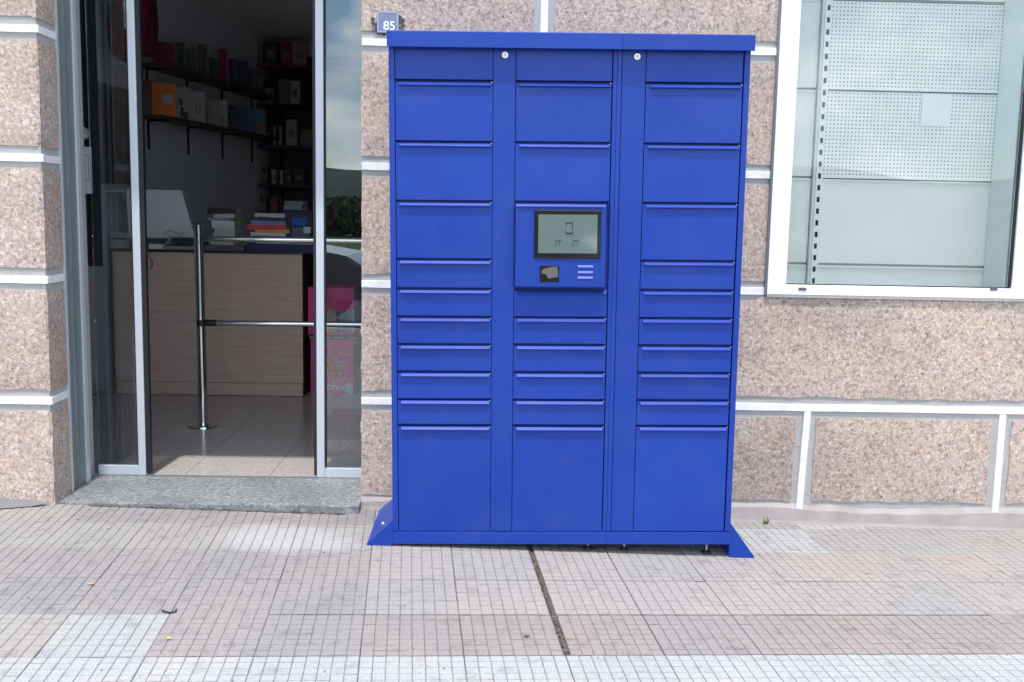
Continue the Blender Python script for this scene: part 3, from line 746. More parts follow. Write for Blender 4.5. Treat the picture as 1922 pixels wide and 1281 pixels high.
# pink display boxes
def front_art_box(px0, px1, py0, py1, label):
    a = at(px0, py1, 3.10); c = at(px1, py0, 3.10)
    root = empty('display_box', ((a.x+c.x)/2, 3.10, a.z), label=label, cat='box', group='pink display boxes')
    W_, H_ = c.x-a.x, c.z-a.z
    MB().box(-W_/2, W_/2, 0, .28, 0, H_).build('carton', plain('magenta_card', (.85,.045,.25), .45), root, bevel=.002)
    MB().box(W_/2+.0005, W_/2+.030, .01, .27, 0.0, H_-.01).build('side_flap', plain('navy_card', (.015,.025,.10)), root)
    return root, W_, H_
r1, W1, H1 = front_art_box(583, 664, 637, 742, 'lower pink box printed with a basket, behind the right door glass')
r2, W2, H2 = front_art_box(578, 665, 541, 628.5, 'upper pink box printed with a row of coloured book spines')
cols = [(.70,.50,.08),(.60,.08,.10),(.16,.16,.18),(.55,.58,.50),(.62,.50,.15),(.40,.42,.40),(.10,.16,.18),(.12,.40,.36),(.10,.28,.34),(.16,.45,.50),(.45,.55,.60)]
u = .13
for k, c_ in enumerate(cols):
    wd = .058+.012*((k*7) % 3)
    patch(r2, W2, H2, u, u+wd, .06, .50+.05*((k*5) % 3)/2, c_, 'spine_print', y=-.0015); u += wd+.012
rk = MB(); rk.box(-W2/2-.01, W2/2+.03, -.005, .28, -.030, -.0255); rk.box(-W2/2-.01, W2/2+.03, .0, .28, -.008, -.0035)
rko = rk.build('display_rack', M['black']); rko.location = r2.location; tag(rko, 'thin black rack between the two pink display boxes', 'rack')
for k in range(4): MB().box(-W2/2+.01+k*.085, -W2/2+.075+k*.085, -.003, .0, -.024, -.010).build('price_strip', plain('strip_grey', (.34,.33,.36)), rko)
ink = plain('pale_ink', (.62,.55,.60)); och = plain('ochre_ink', (.55,.36,.08))
def lines(root, W_, H_, segs, r, mt, name):
    b = MB()
    for pts in segs:
        P = [Vector((-W_/2+W_*x, -.0015, H_*z)) for x, z in pts]
        for p, q in zip(P[:-1], P[1:]):
            d = (q-p).normalized(); s = Vector((-d.z, 0, d.x))*r
            b.quad([p-s, q-s, q+s, p+s])
    b.build(name, mt, root)
lines(r1, W1, H1, [[(.30,.95),(.34,.72),(.40,.60),(.86,.60),(.78,.28),(.42,.28),(.36,.60)],[(.30,.95),(.44,.80),(.58,.62)],[(.50,.62),(.54,.74),(.64,.78),(.68,.70),(.60,.64)],[(.64,.68),(.74,.80),(.90,.78),(.80,.70),(.66,.70)],[(.72,.72),(.95,.72)]], .0028, ink, 'drawing')
b = MB()
for (x0,x1,z0,z1) in ((.44,.53,.46,.56),(.60,.68,.47,.56),(.72,.80,.46,.57),(.45,.55,.32,.42),(.62,.73,.31,.43)):
    b.box(-W1/2+W1*x0, -W1/2+W1*x1, -.0018, -.0006, H1*z0, H1*z1)
b.build('basket_fill', och, r1)
text('lettering', 'oohoo', .075, plain('white_ink', (.8,.78,.8)), r1, (.02, -.0015, H1*.155), sx=.9, bold=.002)
patch(r1, W1, H1, .80, .98, .03, .22, (.62,.60,.64), 'label_print')

# ------------------------------------------------------------------ wall shelves and their books
SD = Vector((A1[0]-A0[0], A1[1]-A0[1], 0)).normalized(); SN = Vector((SD.y, -SD.x, 0))
def onwall(px, z, off=0.0):      # point on the angled side wall (pushed out by off) in column px
    s = (px-905.)/1894.
    t0 = Vector((A0[0], A0[1], 0))+SN*off
    # solve CAM.x + s*(Y-CAM.y) = X on the line
    t = (CAM.x+s*(t0.y-CAM.y)-t0.x)/(SD.x-s*SD.y)
    p_ = t0+SD*t; p_.z = z; return p_
def shelf(z, px0, px1, dep, mt, label):
    a, c = onwall(px0, z), onwall(px1, z); L_ = (c-a).length
    root = empty('wall_shelf', (a.x, a.y, z), (0,0,math.atan2(SD.y, SD.x)), label, 'shelf', 'shelves on the side wall')
    MB().box(0, L_, -dep, 0, -.022, 0).build('board', mt, root)
    k = 0.15
    while k < L_:
        MB().box(k, k+.012, -dep*.85, -.001, -.034, -.0225).box(k, k+.012, -.014, -.001, -.24, -.0342).build('bracket', M['black'], root); k += .62
    return root
shw = plain('dark_shelf', (.09,.055,.045), .5)
shelf(1.965, 262, 505, .20, shw, 'lower dark wall shelf carrying a row of upright books')
shelf(2.33, 262, 500, .20, shw, 'upper dark wall shelf above the orange folder')
def upbook(px0, px1, py0, py1, col, label, z=1.967, off=.11, th=.02, marks=(), name='book', grp='items on the wall shelves'):
    p_ = onwall((px0+px1)/2, z, off); d = p_.y-CAM.y
    W_ = (px1-px0)/1894*d; H_ = (py1-py0)/1894*d
    root = empty(name, p_, (-.06,0,.30), label, name.replace('_',' '), grp)
    cm = plain('cover_%02d%02d%02d' % tuple(int(x*60) for x in col), col, .5)
    MB().box(-W_/2, W_/2, 0, th, 0, H_).build('cover', cm, root)
    MB().box(-W_/2+.002, W_/2-.002, .003, th-.003, H_+.0001, H_+.002).build('pages', plain('paper', (.72,.70,.64), .8), root)
    for (a,b_,c_,d_,cc) in marks: patch(root, W_, H_, a, b_, c_, d_, cc, 'print')
    return root
upbook(291,334,162,222,(.85,.20,.015),'bright orange folder with pale blue sticker standing on the lower wall shelf', marks=((.45,.88,.42,.66,(.36,.50,.62)),), th=.05, name='folder')
upbook(336,358,168,228,(.42,.43,.45),'white book with dark figures right beside the orange folder', marks=((.3,.55,.1,.4,(.03,.03,.05)),(.2,.5,.45,.65,(.03,.03,.05)),(.55,.9,.05,.25,(.05,.05,.07))))
upbook(358,386,177,234,(.46,.46,.48),'white book with small red mark, second right of the orange folder', marks=((.45,.55,.3,.6,(.3,.12,.14)),(.65,.72,.3,.6,(.3,.12,.14))))
upbook(392,412,190,238,(.34,.36,.30),'greyish green book with thin dark lines on the lower wall shelf', marks=((.2,.26,.1,.8,(.05,.08,.05)),))
upbook(410,427,193,243,(.48,.45,.38),'cream book with black brush mark on the lower wall shelf', marks=((.4,.5,.1,.45,(.02,.02,.02)),))
upbook(430,446,200,246,(.03,.04,.14),'narrow navy book on the lower wall shelf')
upbook(446,478,207,250,(.05,.12,.22),'teal blue book near the far end of the lower wall shelf', marks=((.6,.95,.5,.95,(.08,.22,.30)),))
upbook(466,496,219,262,(.12,.28,.34),'light blue and coral book at the far end of the lower wall shelf', marks=((.1,.9,.08,.4,(.40,.14,.14)),), off=.16)
upbook(272,291,152,212,(.08,.02,.03),'dark maroon book left of the orange folder')
ri = random.Random(11)
for k, (x0,x1,h,c_,l) in enumerate([(300,334,44,(.22,.02,.06),'crimson box on the upper wall shelf above the orange folder'),(338,352,52,(.05,.09,.05),'dark green box on the upper wall shelf'),(355,372,46,(.12,.14,.12),'grey green box on the upper wall shelf'),(376,392,60,(.16,.10,.11),'dusty pink box on the upper wall shelf'),(396,410,42,(.04,.12,.11),'teal box on the upper wall shelf'),(413,428,62,(.30,.015,.05),'tall red box on the upper wall shelf'),(431,446,50,(.07,.05,.16),'violet box on the upper wall shelf'),(449,466,52,(.05,.07,.14),'dark blue box on the upper wall shelf'),(468,484,44,(.14,.13,.12),'brown grey box at the far end of the upper wall shelf')]):
    upbook(x0,x1,100,100+h,c_,l,z=2.332,th=.06,name='box')
def onleft(Y, z, off=0): return Vector((-2.42+off+(Y-.9)*.0553, Y, z))
# brown framed board on the side wall
pa, pb = onwall(178, 1.47), onwall(270, 1.47)
bd = empty('notice_board', (pa.x, pa.y, 1.46), (0,0,math.atan2(SD.y, SD.x)), 'brown framed board with dark red centre on the left inside wall', 'notice board')
LB = (pb-pa).length
MB().box(0, LB, -.03, -.001, 0, .66).build('frame', M['brown'], bd)
MB().box(.10, LB-.08, -.036, -.0305, .17, .56).build('panel', plain('maroon_felt', (.075,.02,.028), .8), bd)
lg = empty('wall_ledge', (pa.x+.02, pa.y, 1.40), (0,0,math.atan2(SD.y, SD.x)), 'short white ledge on the wall just above the laptop', 'ledge')
MB().box(.12, LB*.9, -.14, -.001, 0, .014).box(.12, LB*.9, -.14, -.128, -.038, -.0005).build('board', plain('ledge_white', (.6,.62,.6)), lg)
# pink bags hanging from the wall, upper left
def bag(px, py0, py1, col, label, wpx=40):
    c_ = onwall(px, 2.3, .28); d = c_.y-CAM.y
    zt = CAM.z+(388-py0)/1894*d; zb = CAM.z+(388-py1)/1894*d; W_ = wpx/1894*d; H_ = zt-zb
    root = empty('bag', (c_.x, c_.y, zb), (0,0,.25), label, 'bag', 'pink bags hanging at the upper left')
    bm = bmesh.new(); bmesh.ops.create_cube(bm, size=1); bmesh.ops.subdivide_edges(bm, edges=bm.edges[:], cuts=5, use_grid_fill=True)
    rr = random.Random(px)
    for v in bm.verts:
        x, y, z = v.co; t = z+.5
        k = .72+.5*math.sin(min(1, t*1.15)*PI*.75)
        fx = x*W_*k*(1-.25*abs(y)); v.co = Vector((fx+rr.uniform(-.006,.006), y*.12*k+rr.uniform(-.004,.004), t*H_))
    me = bpy.data.meshes.new('fabric'); bm.to_mesh(me); bm.free(); me.materials.append(col)
    for pl_ in me.polygons: pl_.use_smooth = True
    o = bpy.data.objects.new('fabric', me); COL.objects.link(o); o.parent = root
    P = [Vector((-.03,0,H_-.005)), Vector((-.025,0,H_+.09)), Vector((0,0,H_+.13)), Vector((.025,0,H_+.09)), Vector((.03,0,H_-.005))]
    MB().tube(smooth(P, 4), .006).build('strap', col, root)
fus = mat('fuchsia_cloth', (.30,.01,.07), .85)
bag(262, -20, 100, fus, 'large fuchsia bag hanging at the upper left inside the doorway', 46)
bag(284, 20, 118, mat('dark_pink_cloth', (.16,.01,.045), .85), 'darker wine red bag hanging beside the fuchsia one', 34)
bag(236, 30, 128, mat('dark_cloth', (.09,.008,.02), .85), 'dark crimson bag hanging behind the left door edge', 34)
# back shelving unit
YK = 5.74
s_ = (YK-CAM.y)
bk = empty('shelving_unit', (at(515,440,YK).x, YK, .04), label='dark shelving unit full of goods on the back wall', cat='shelving')
xl, xr = at(440,300,YK).x-bk.location.x, at(560,300,YK).x-bk.location.x+1.0
navy = plain('navy_shelf', (.025,.028,.075), .5); dk = plain('black_shelf', (.02,.018,.022), .5)
bx('back_panel', dk, bk, xl, xr, .25, .262, 0, 2.70)
for xx in (xl, (at(518,300,YK).x-bk.location.x), xr-.03): bx('upright', dk, bk, xx, xx+.025, .0, .2495, 0, 2.72)
zs = []
for y_ in (130, 200, 275, 345, 405, 470):
    z_ = CAM.z+(391-y_)/1894*s_-.04; zs.append(z_)
    bx('shelf', navy if y_ in (275, 345) else plain('wine_shelf', (.12,.02,.035), .5) if y_ == 130 else dk, bk, xl+.026, xr-.031, -.004, .249, z_-.028, z_)
grp = 'goods on the back shelving unit'
names = {0:'top',1:'second',2:'third',3:'fourth',4:'fifth'}
words = ['first from the left','second from the left','third from the left','fourth from the left','fifth from the left','sixth from the left','seventh from the left']
pal = [((.40,.42,.42),'pale grey'),((.30,.02,.05),'red'),((.03,.04,.14),'navy'),((.22,.18,.15),'beige'),((.05,.08,.07),'dark green'),((.42,.30,.28),'pinkish'),((.08,.06,.06),'dark brown'),((.48,.48,.46),'white')]
for k in range(5):
    x = xl+.05; n = 0
    zb = zs[k]+.04
    while x < xl+.62 and n < 7:
        wd = ri.uniform(.05,.13); h = ri.uniform(.14,.24)*(1 if k < 3 else .85); c_, cn = pal[(n*3+k*2+ri.randrange(2)) % 8]
        root = empty('carton', (bk.location.x+x+wd/2, YK+.03+ri.uniform(0,.03), zb+.0005), (0,0,ri.uniform(-.12,.12)), '%s carton, %s on the %s shelf of the back unit' % (cn, words[n], names[k]), 'carton', grp)
        cm = plain('cover_%02d%02d%02d' % tuple(int(q*60) for q in c_), c_, .5)
        MB().box(-wd/2, wd/2, 0, .12, 0, h).build('body', cm, root)
        MB().box(-wd*.32, wd*.32, -.0016, -.0006, h*.3, h*.62).build('print', plain('print_mid', (.2,.2,.22)), root)
        x += wd+ri.uniform(.01,.04); n += 1

# ------------------------------------------------------------------ shop window on the right
win = empty('shop_window', (0,0,0), label='white framed shop window with empty display behind its glass', cat='window')
FY = YW-.022
bx('frame_side', M['white_frame'], win, WX0, WX0+.081, FY, YW+.05, WZ0+.0002, WZ1, bevel=.002)
bx('frame_side', M['white_frame'], win, 2.637, WX1, FY, YW+.05, WZ0+.0002, WZ1, bevel=.002)
bx('frame_bottom', M['white_frame'], win, WX0+.0812, 2.6368, FY+.0006, YW+.05, WZ0+.0002, WZ0+.043, bevel=.002)
bx('frame_top', M['white_frame'], win, WX0+.0812, 2.6368, FY+.0006, YW+.05, WZ1-.05, WZ1, bevel=.002)
bx('edge_trim', plain('trim_grey', (.16,.17,.19)), win, WX0-.009, WX0-.0005, FY+.006, YW+.01, WZ0-.004, WZ1)
bx('sill', plain('sill_grey', (.50,.49,.47)), win, WX0, WX1+.02, FY+.004, YW+.05, WZ0-.011, WZ0-.0002)
bx('gasket', M['black'], win, WX0+.0812, 2.6368, YW+.004, YW+.016, WZ0+.0432, WZ0+.0475)
bx('gasket', M['black'], win, 2.6290, 2.6368, YW-.010, YW+.016, WZ0+.048, WZ1-.052)
bx('gasket', plain('trim_grey', (.16,.17,.19)), win, WX0+.0812, WX0+.0835, YW+.004, YW+.016, WZ0+.048, WZ1-.052)
bx('glass_pane', M['glass_window'], win, WX0+.0836, 2.6288, YW+.006, YW+.012, WZ0+.0478, WZ1-.052)
for px in (1506, 1865):
    a = at(px, 543, FY)
    MB().box(a.x-.017, a.x+.017, FY-.003, FY-.0003, a.z-.006, a.z+.006).build('drain_cap', plain('cap_grey', (.10,.105,.12)), win, bevel=.0015)
# display niche
YBk = .74
b = MB(); b.box(1.50, 1.53, YW+.31, 1.1, .7, 3.0); b.box(1.5, 3.2, 1.0, 1.03, .7, 3.0); b.box(1.53, 2.9, YW+.055, 1.0, .90, .985); b.box(1.5,2.9,YW+.055,1.03,2.97,3.0)
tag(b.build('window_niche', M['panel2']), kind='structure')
gon = empty('display_backboard', (0, YBk, 0), label='pale green display backboard with perforated panels behind the window glass', cat='display rack')
def zat(px, py, Y=YBk): return at(px, py, Y)
U0 = zat(1537, 300).x; UL = U0-.010
# column lines: left field | upright | main field
xm0, xm1 = U0+.018, zat(1858, 400).x
zlev = [zat(1700, 534).z-.10, zat(1700, 500).z, zat(1700, 338).z, zat(1700, 172).z, zat(1700, 3).z, 3.2]
def grid_panel(name, x0, x1, z0, z1, y, nx, nz_, hr, mt, parent, shape='sq', hw=.5, hh=.5, depth=.003):
    b = MB(); cw, ch_ = (x1-x0)/nx, (z1-z0)/nz_
    for i in range(nx):
        for j in range(nz_):
            a0, a1 = x0+i*cw, x0+(i+1)*cw; c0, c1 = z0+j*ch_, z0+(j+1)*ch_
            mx_, mz_ = (a0+a1)/2, (c0+c1)/2; w2, h2 = cw*hw/2, ch_*hh/2
            o4 = [(a0,y,c0),(a1,y,c0),(a1,y,c1),(a0,y,c1)]; i4 = [(mx_-w2,y,mz_-h2),(mx_+w2,y,mz_-h2),(mx_+w2,y,mz_+h2),(mx_-w2,y,mz_+h2)]
            for k in range(4): b.quad([o4[k], o4[(k+1)%4], i4[(k+1)%4], i4[k]])
            d4 = [(p_[0], y+depth, p_[2]) for p_ in i4]
            for k in range(4): b.quad([i4[k], i4[(k+1)%4], d4[(k+1)%4], d4[k]])
    return b.build(name, mt, parent)
for (za, zb) in ((zlev[2], zlev[3]), (zlev[3], zlev[4])):
    nx, nz_ = int((xm1-xm0)/.0165), int((zb-za-.016)/.0165)
    grid_panel('perforated_panel', xm0, xm1, za+.010, zb-.006, 0, nx, nz_, 0, M['panel'], gon, hw=.36, hh=.36)
    bx('panel_lip', M['panel'], gon, xm0, xm1, -.008, .0, za+.0008, za+.0098)
bx('perforation_backing', M['hole'], gon, xm0, xm1, .0045, .012, zlev[2], zlev[4])
for (za, zb) in ((zlev[0], zlev[1]), (zlev[1], zlev[2]), (zlev[4], zlev[5])):
    bx('plain_panel', M['panel'], gon, xm0, xm1, 0, .012, za+.008, zb-.004)
    bx('panel_lip', M['panel'], gon, xm0, xm1, -.008, -.0005, zb-.012, zb-.006)
bx('joint_backing', M['joint'], gon, xm0, xm1, .0125, .03, zlev[0], zlev[5])
xl0 = U0-.16
bx('joint_backing', M['joint'], gon, xl0, U0-.028, .0205, .03, zlev[0], zlev[5])
for (za, zb) in zip(zlev[:-1], zlev[1:]):
    bx('side_panel', M['panel'], gon, xl0, U0-.028, .008, .02, za+.008, zb-.003)
    bx('panel_lip', M['panel'], gon, xl0, U0-.028, .0015, .0075, zb-.011, zb-.006)
b = MB(); z = .85; pitch = .0525
n_ = int((3.1-z)/pitch)
grid_panel('slotted_upright', U0-.015, U0+.0165, z, z+n_*pitch, -.02, 1, n_, 0, M['panel'], gon, hw=.44, hh=.45, depth=.004)
bx('upright_core', M['slot'], gon, U0-.0145, U0+.016, -.0155, -.012, z, 3.1)
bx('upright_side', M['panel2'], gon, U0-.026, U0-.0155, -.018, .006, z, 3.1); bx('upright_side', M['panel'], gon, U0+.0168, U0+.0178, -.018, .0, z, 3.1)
# light side return on the right of the display
b = MB(); x1_, x0_ = 2.632, zat(1845, 500).x
b.quad([(x0_-.0, YBk-.012, .9), (x1_, YW+.03, .9), (x1_, YW+.03, 3.0), (x0_, YBk-.012, 3.0)]); b.quad([(x0_+.008, YBk, .9), (x1_+.008, YW+.03, .9), (x1_+.008, YW+.03, 3.0), (x0_+.008, YBk, 3.0)])
b.quad([(x0_, YBk-.012, .9), (x0_+.008, YBk, .9), (x0_+.008, YBk, 3.0), (x0_, YBk-.012, 3.0)])
b.build('side_return', mat('side_return_white', (.86,.93,.93), .5), gon).location = (0,-YBk,0)
pap = zat(1756, 205, YBk-.004)
nb = MB().box(zat(1729,205).x, zat(1783,205).x, YBk-.0055, YBk-.0045, zat(1756,238).z, zat(1756,178).z)
o = nb.build('paper_sheet', mat('thin_paper', (.88,.90,.90), .7)); tag(o, 'small square white paper on the perforated board', 'paper')

# ------------------------------------------------------------------ number plaque
pc = at(728, 42, YW-.012)
plq = empty('house_number_plaque', (pc.x, YW-.012, pc.z), label='blue house number plaque reading 85 above the locker corner', cat='number plaque')
W_, H_ = .090, .088
MB().box(-W_/2, W_/2, 0, .004, -H_/2, H_/2).build('plate', mat('plaque_blue', (.17,.20,.32), .35), plq, bevel=.001)
b = MB(); t = .003
for a_ in ((-W_/2+.003,W_/2-.003,H_/2-.006,H_/2-.003),(-W_/2+.003,W_/2-.003,-H_/2+.003,-H_/2+.006),(-W_/2+.003,-W_/2+.006,-H_/2+.006,H_/2-.006),(W_/2-.006,W_/2-.003,-H_/2+.006,H_/2-.006)):
    b.box(a_[0], a_[1], -.0012, -.0002, a_[2], a_[3])
b.build('border', plain('plaque_line', (.45,.50,.62)), plq)
text('digits', '85', .050, plain('plaque_white', (.8,.82,.86)), plq, (.006, -.0008, -.016), sx=1.02, bold=.0006)
text('small_mark', 'n', .018, plain('plaque_pink', (.55,.38,.45)), plq, (-.024, -.0008, .026))
b = MB(); rn = random.Random(4)
for sx_, n_ in ((-1, 9), (1, 12)):
    for k in range(n_):
        x = sx_*(W_/2+rn.uniform(.001,.020)); z = rn.uniform(-.042,.014) if sx_ < 0 else rn.uniform(-.036,.026); r0 = rn.uniform(.004,.010)
        b.quad([(x+r0*math.cos(a)*rn.uniform(.6,1.1), .0035-.0004*k*.3, z+r0*math.sin(a)*rn.uniform(.6,1.3)) for a in [2*PI*q/8 for q in range(8)]])
for k in range(10): 
    x = rn.uniform(-.04,.04); z = -H_/2-rn.uniform(.001,.006)
    b.quad([(x+.006*math.cos(a), .003, z+.004*math.sin(a)) for a in [2*PI*q/7 for q in range(7)]])
b.build('glue_residue', plain('old_glue', (.06,.062,.065), .8), plq)

# ------------------------------------------------------------------ parcel locker
lk = empty('parcel_locker', (0,0,0), (.02464, -.01178, -.00438), 'bright blue metal parcel locker cabinet with screen, standing before the granite wall', 'parcel locker')
BL = M['blue']; D_ = .45
UL_, UR = .0026, 1.3359
U = dict(d1=(.0262,.3852), d2=(.4715,.8251), d3=(.9516,1.310))
VB, VT = .0095, 1.915
rec = .012          # doors sit this much behind the frame
# carcass: two cabinets side by side
cb = MB(); cb.box(UL_, .8438, .030, D_, VB, VT); cb.build('cabinet_body', BL, lk, bevel=.002)
cb = MB(); cb.box(.8446, UR, .030, D_, VB, VT); cb.build('cabinet_body', BL, lk, bevel=.002)
fr_ = [('side_frame', UL_, U['d1'][0]-.0022), ('side_frame', .8290, .8438), ('side_frame', .8446, .8600), ('side_frame', U['d3'][1]+.0045, UR)]
for nm, a_, c_ in fr_: bx(nm, BL, lk, a_, c_, 0, .0298, .0625, VT, bevel=.0015)
bx('bottom_frame', BL, lk, UL_, .8438, 0, .0298, VB, .0590, bevel=.0015); bx('bottom_frame', BL, lk, .8446, UR, 0, .0298, VB, .0590, bevel=.0015)
# lock strips
for (a_, c_, lx) in ((U['d1'][1]+.0022, U['d2'][0]-.0028, .4298), (.8622, U['d3'][0]-.0026, .9161)):
    s_ = empty('lock_panel', (0,0,0)); s_.parent = lk
    bpy.data.objects.remove(s_)
    s_ = bx('lock_panel', BL, lk, a_, c_, .0025, .0296, .0625, VT-.0005, bevel=.0012)
    zz = 1.882
    c2 = MB(); c2.cyl((lx, .0022, zz), (lx, -.005, zz), .0125, .0115, n=28); c2.build('cam_lock', M['lock'], s_, smooth=True)
    MB().box(lx-.0012, lx+.0012, -.0056, -.0051, zz-.005, zz+.005).build('keyhole', M['black'], s_)
ROW = [1.7885,1.5675,1.3485,1.1311,1.0194,.9118,.8055,.6989,.5907,.4887,.0613]
GAPH = .0100
def door_panel(x0, x1, zt, zb, lip=True, screw=True):
    """flat sheet door, folded grip lip along its top edge"""
    top = zt-GAPH/2; bot = zb+(GAPH/2 if zb > .07 else .001)
    o = MB().box(x0, x1, .004, .0285, bot, top).build('locker_door', BL, lk, bevel=.0011)
    o.rotation_euler = (0, 0, random.uniform(-.002,.002)); o.location = (0, random.uniform(-.0012,.0012), random.uniform(-.0007,.0007))
    if lip:
        a_, c_ = x0+.013, x1-.006
        prof = [(.0038, top-.0010), (-.0065, top-.0090), (-.0065, top-.0120), (.0038, top-.0150)]
        MB().prism(prof, a_, c_).build('grip_lip', BL, o, bevel=.0006)
        # small lock pin seen beside the slot
        MB().cyl((x1-.004, .0034, top+.001), (x1-.004, -.0005, top+.001), .0022, n=10).build('hinge_pin', M['zinc'], o)
    return o
for key in ('d1','d2','d3'):
    x0, x1 = U[key]
    MB().box(x0, x1, .004, .0285, ROW[0]+.005, VT-.0005).build('fascia_panel', BL, lk, bevel=.0011)
    for i in range(10):
        if key == 'd2' and i in (2, 3): continue
        zt, zb = ROW[i], ROW[i+1]
        door_panel(x0, x1, zt, zb)
# roof cap in two lengths
prof = [(-.034, 1.9035), (.46, 1.9035), (.46, 1.985), (.30, 1.987), (-.028, 1.9610), (-.034, 1.9570)]
def cap(x0, x1):
    # lipped lid: a front fascia, ends and a gently sloping top
    b = MB(); b.prism([(-.034,1.9035),(-.0325,1.9035),(-.0325,1.9035),(-.022,1.9035),(-.022,1.918),(.455,1.918),(.455,1.966),(-.030,1.9605),(-.034,1.9575)], x0, x1)
    return b.build('roof_cap', BL, lk, bevel=.0008)
cap(.0000, .8548); cap(.8556, 1.3425)
bx('roof_soffit', BL, lk, UL_+.004, UR-.004, -.004, .45, VT+.0005, 1.9175)
# terminal
tm = empty('terminal', (0,0,0)); tm.parent = lk
bpy.data.objects.remove(tm)
TY = -.030
tmb = MB(); tmb.prism([(.0285,1.3425),(-.022,1.3415),(TY,1.334),(TY,1.034),(-.024,1.0285),(.0285,1.0285)], .4735, .8120)
tm = tmb.build('terminal_housing', BL, lk, bevel=.0015)
bx('terminal_lip', BL, tm, .481, .802, TY-.006, TY+.004, 1.3300, 1.3345, bevel=.001)
sc0 = MB().box(.5435, .7925, TY-.006, TY-.0005, 1.1400, 1.3200).build('screen_bezel', M['black_gloss'], tm, bevel=.004)
mt = M['lcd'] = mat('lcd_panel', (.07,.10,.10), .05, spec=.9, coat=1.0, emit=(.24,.37,.38), es=.12)
MB().box(.5585, .7790, TY-.0075, TY-.0062, 1.1600, 1.3040).build('display', M['lcd'], sc0)
ik = plain('lcd_ink', (.012,.02,.025), .3)
b = MB(); y_ = TY-.0082
zc = 1.2545; xc = .6740
for a_ in ((xc-.013,xc+.013,zc+.016,zc+.020),(xc+.010,xc+.013,zc-.006,zc+.016),(xc-.013,xc+.013,zc-.024,zc-.018),(xc-.013,xc-.011,zc+.004,zc+.016),(xc-.016,xc-.012,zc-.018,zc-.012),(xc+.010,xc+.014,zc-.018,zc-.013)):
    b.box(a_[0], a_[1], y_, y_+.0006, a_[2], a_[3])
b.build('phone_icon', ik, sc0)
for xi in (.6345, .6985):
    b = MB()
    for r_ in range(3):
        for q in range(4):
            if r_ == 0 or q % 2 == 0: b.box(xi-.012+q*.0065, xi-.0075+q*.0065, y_, y_+.0006, 1.203-r_*.0085, 1.2085-r_*.0085)
    b.box(xi-.012, xi+.012, y_-.0001, y_+.0005, 1.2055, 1.2095)
    b.build('menu_icon', plain('lcd_ink2', (.05,.08,.085), .3), sc0)
rd = MB().box(.5660, .6385, TY-.002, TY-.0004, 1.0510, 1.1125).build('reader_window', M['black_gloss'], tm, bevel=.0006)
MB().prism([(.5745,1.0985),(.6050,1.1075),(.6320,1.1100),(.6360,1.0720),(.6200,1.0680),(.5980,1.0640),(.5900,1.0800),(.5720,1.0840)], TY-.0030, TY-.0022, axis='y').build('reader_lens', mat('reader_lens', (.22,.20,.19), .15, .5), rd)
for zz in (1.1115, 1.0895, 1.0690):
    s_ = MB().box(.7090, .7660, TY-.0030, TY-.0004, zz-.0045, zz+.0035).build('speaker_slot', plain('slot_blue', (.20,.26,.72), .4), tm, bevel=.001)
# levelling feet
for (x, yy) in ((.070,.03),(.777,.045),(.923,.045),(1.254,.04),(.07,.40),(1.25,.40)):
    g = gz(x, yy); 
    ft_ = empty('levelling_foot', (x, yy, g)); 
    c1 = MB(); c1.cyl((0,0,0),(0,0,.008),.018,.016,n=24); c1.cyl((0,0,.008),(0,0,.014),.013,.007,n=20)
    bpy.data.objects.remove(ft_)
    fo = c1.build('levelling_foot', M['black'], None, smooth=True)
    fo.parent = lk
    ml = (Matrix.Identity(4) @ Euler(lk.rotation_euler).to_matrix().to_4x4()).inverted()
    fo.matrix_local = ml @ Matrix.Translation((x, yy, g+.0015))
    MB().cyl((0,0,.0142),(0,0,.075),.0045,n=12).build('threaded_rod', M['zinc'], fo, smooth=True)
# anchoring wedges on both sides
def wedge(side):
    x0 = UL_-.0006 if side < 0 else UR+.0006
    base_w = .1015; h = .098 if side < 0 else .140
    gx = x0+side*base_w
    lo = gz(x0, 0)+.0015; lo2 = gz(gx, 0)+.0015
    inv = Euler(lk.rotation_euler).to_matrix().inverted()
    def loc(x, y, z): return inv @ Vector((x, y, z))
    RM = Euler(lk.rotation_euler).to_matrix()
    top = RM @ Vector((x0, 0, 0.0)); 
    topz = (RM @ Vector((x0, 0, .104 if side < 0 else .096))).z
    pts = []
    for y in (.001, .445):
        pa_ = Vector((RM @ Vector((x0, y, .02))))
        pts.append([loc(pa_.x, y, gz(pa_.x, y)+.0015), loc(pa_.x+side*base_w, y, gz(pa_.x+side*base_w, y)+.0015), loc(pa_.x+side*base_w, y, gz(pa_.x+side*base_w, y)+.007), loc(pa_.x, y, topz)])
    b = MB()
    b.quad(pts[0]); b.quad(pts[1])
    for k in range(4): b.quad([pts[0][k], pts[0][(k+1)%4], pts[1][(k+1)%4], pts[1][k]])
    o = b.build('anchor_wedge', BL, lk)
    if side < 0:
        q = (pts[0][1]+pts[0][3])/2+Vector((.02,.004,.006))
        MB().cyl(pts[0][1]*.45+pts[0][3]*.55+Vector((0,.09,.001)), pts[0][1]*.45+pts[0][3]*.55+Vector((-.006,.09,.007)), .005, n=10).build('bolt_head', M['lock'], o)
wedge(-1); wedge(1)

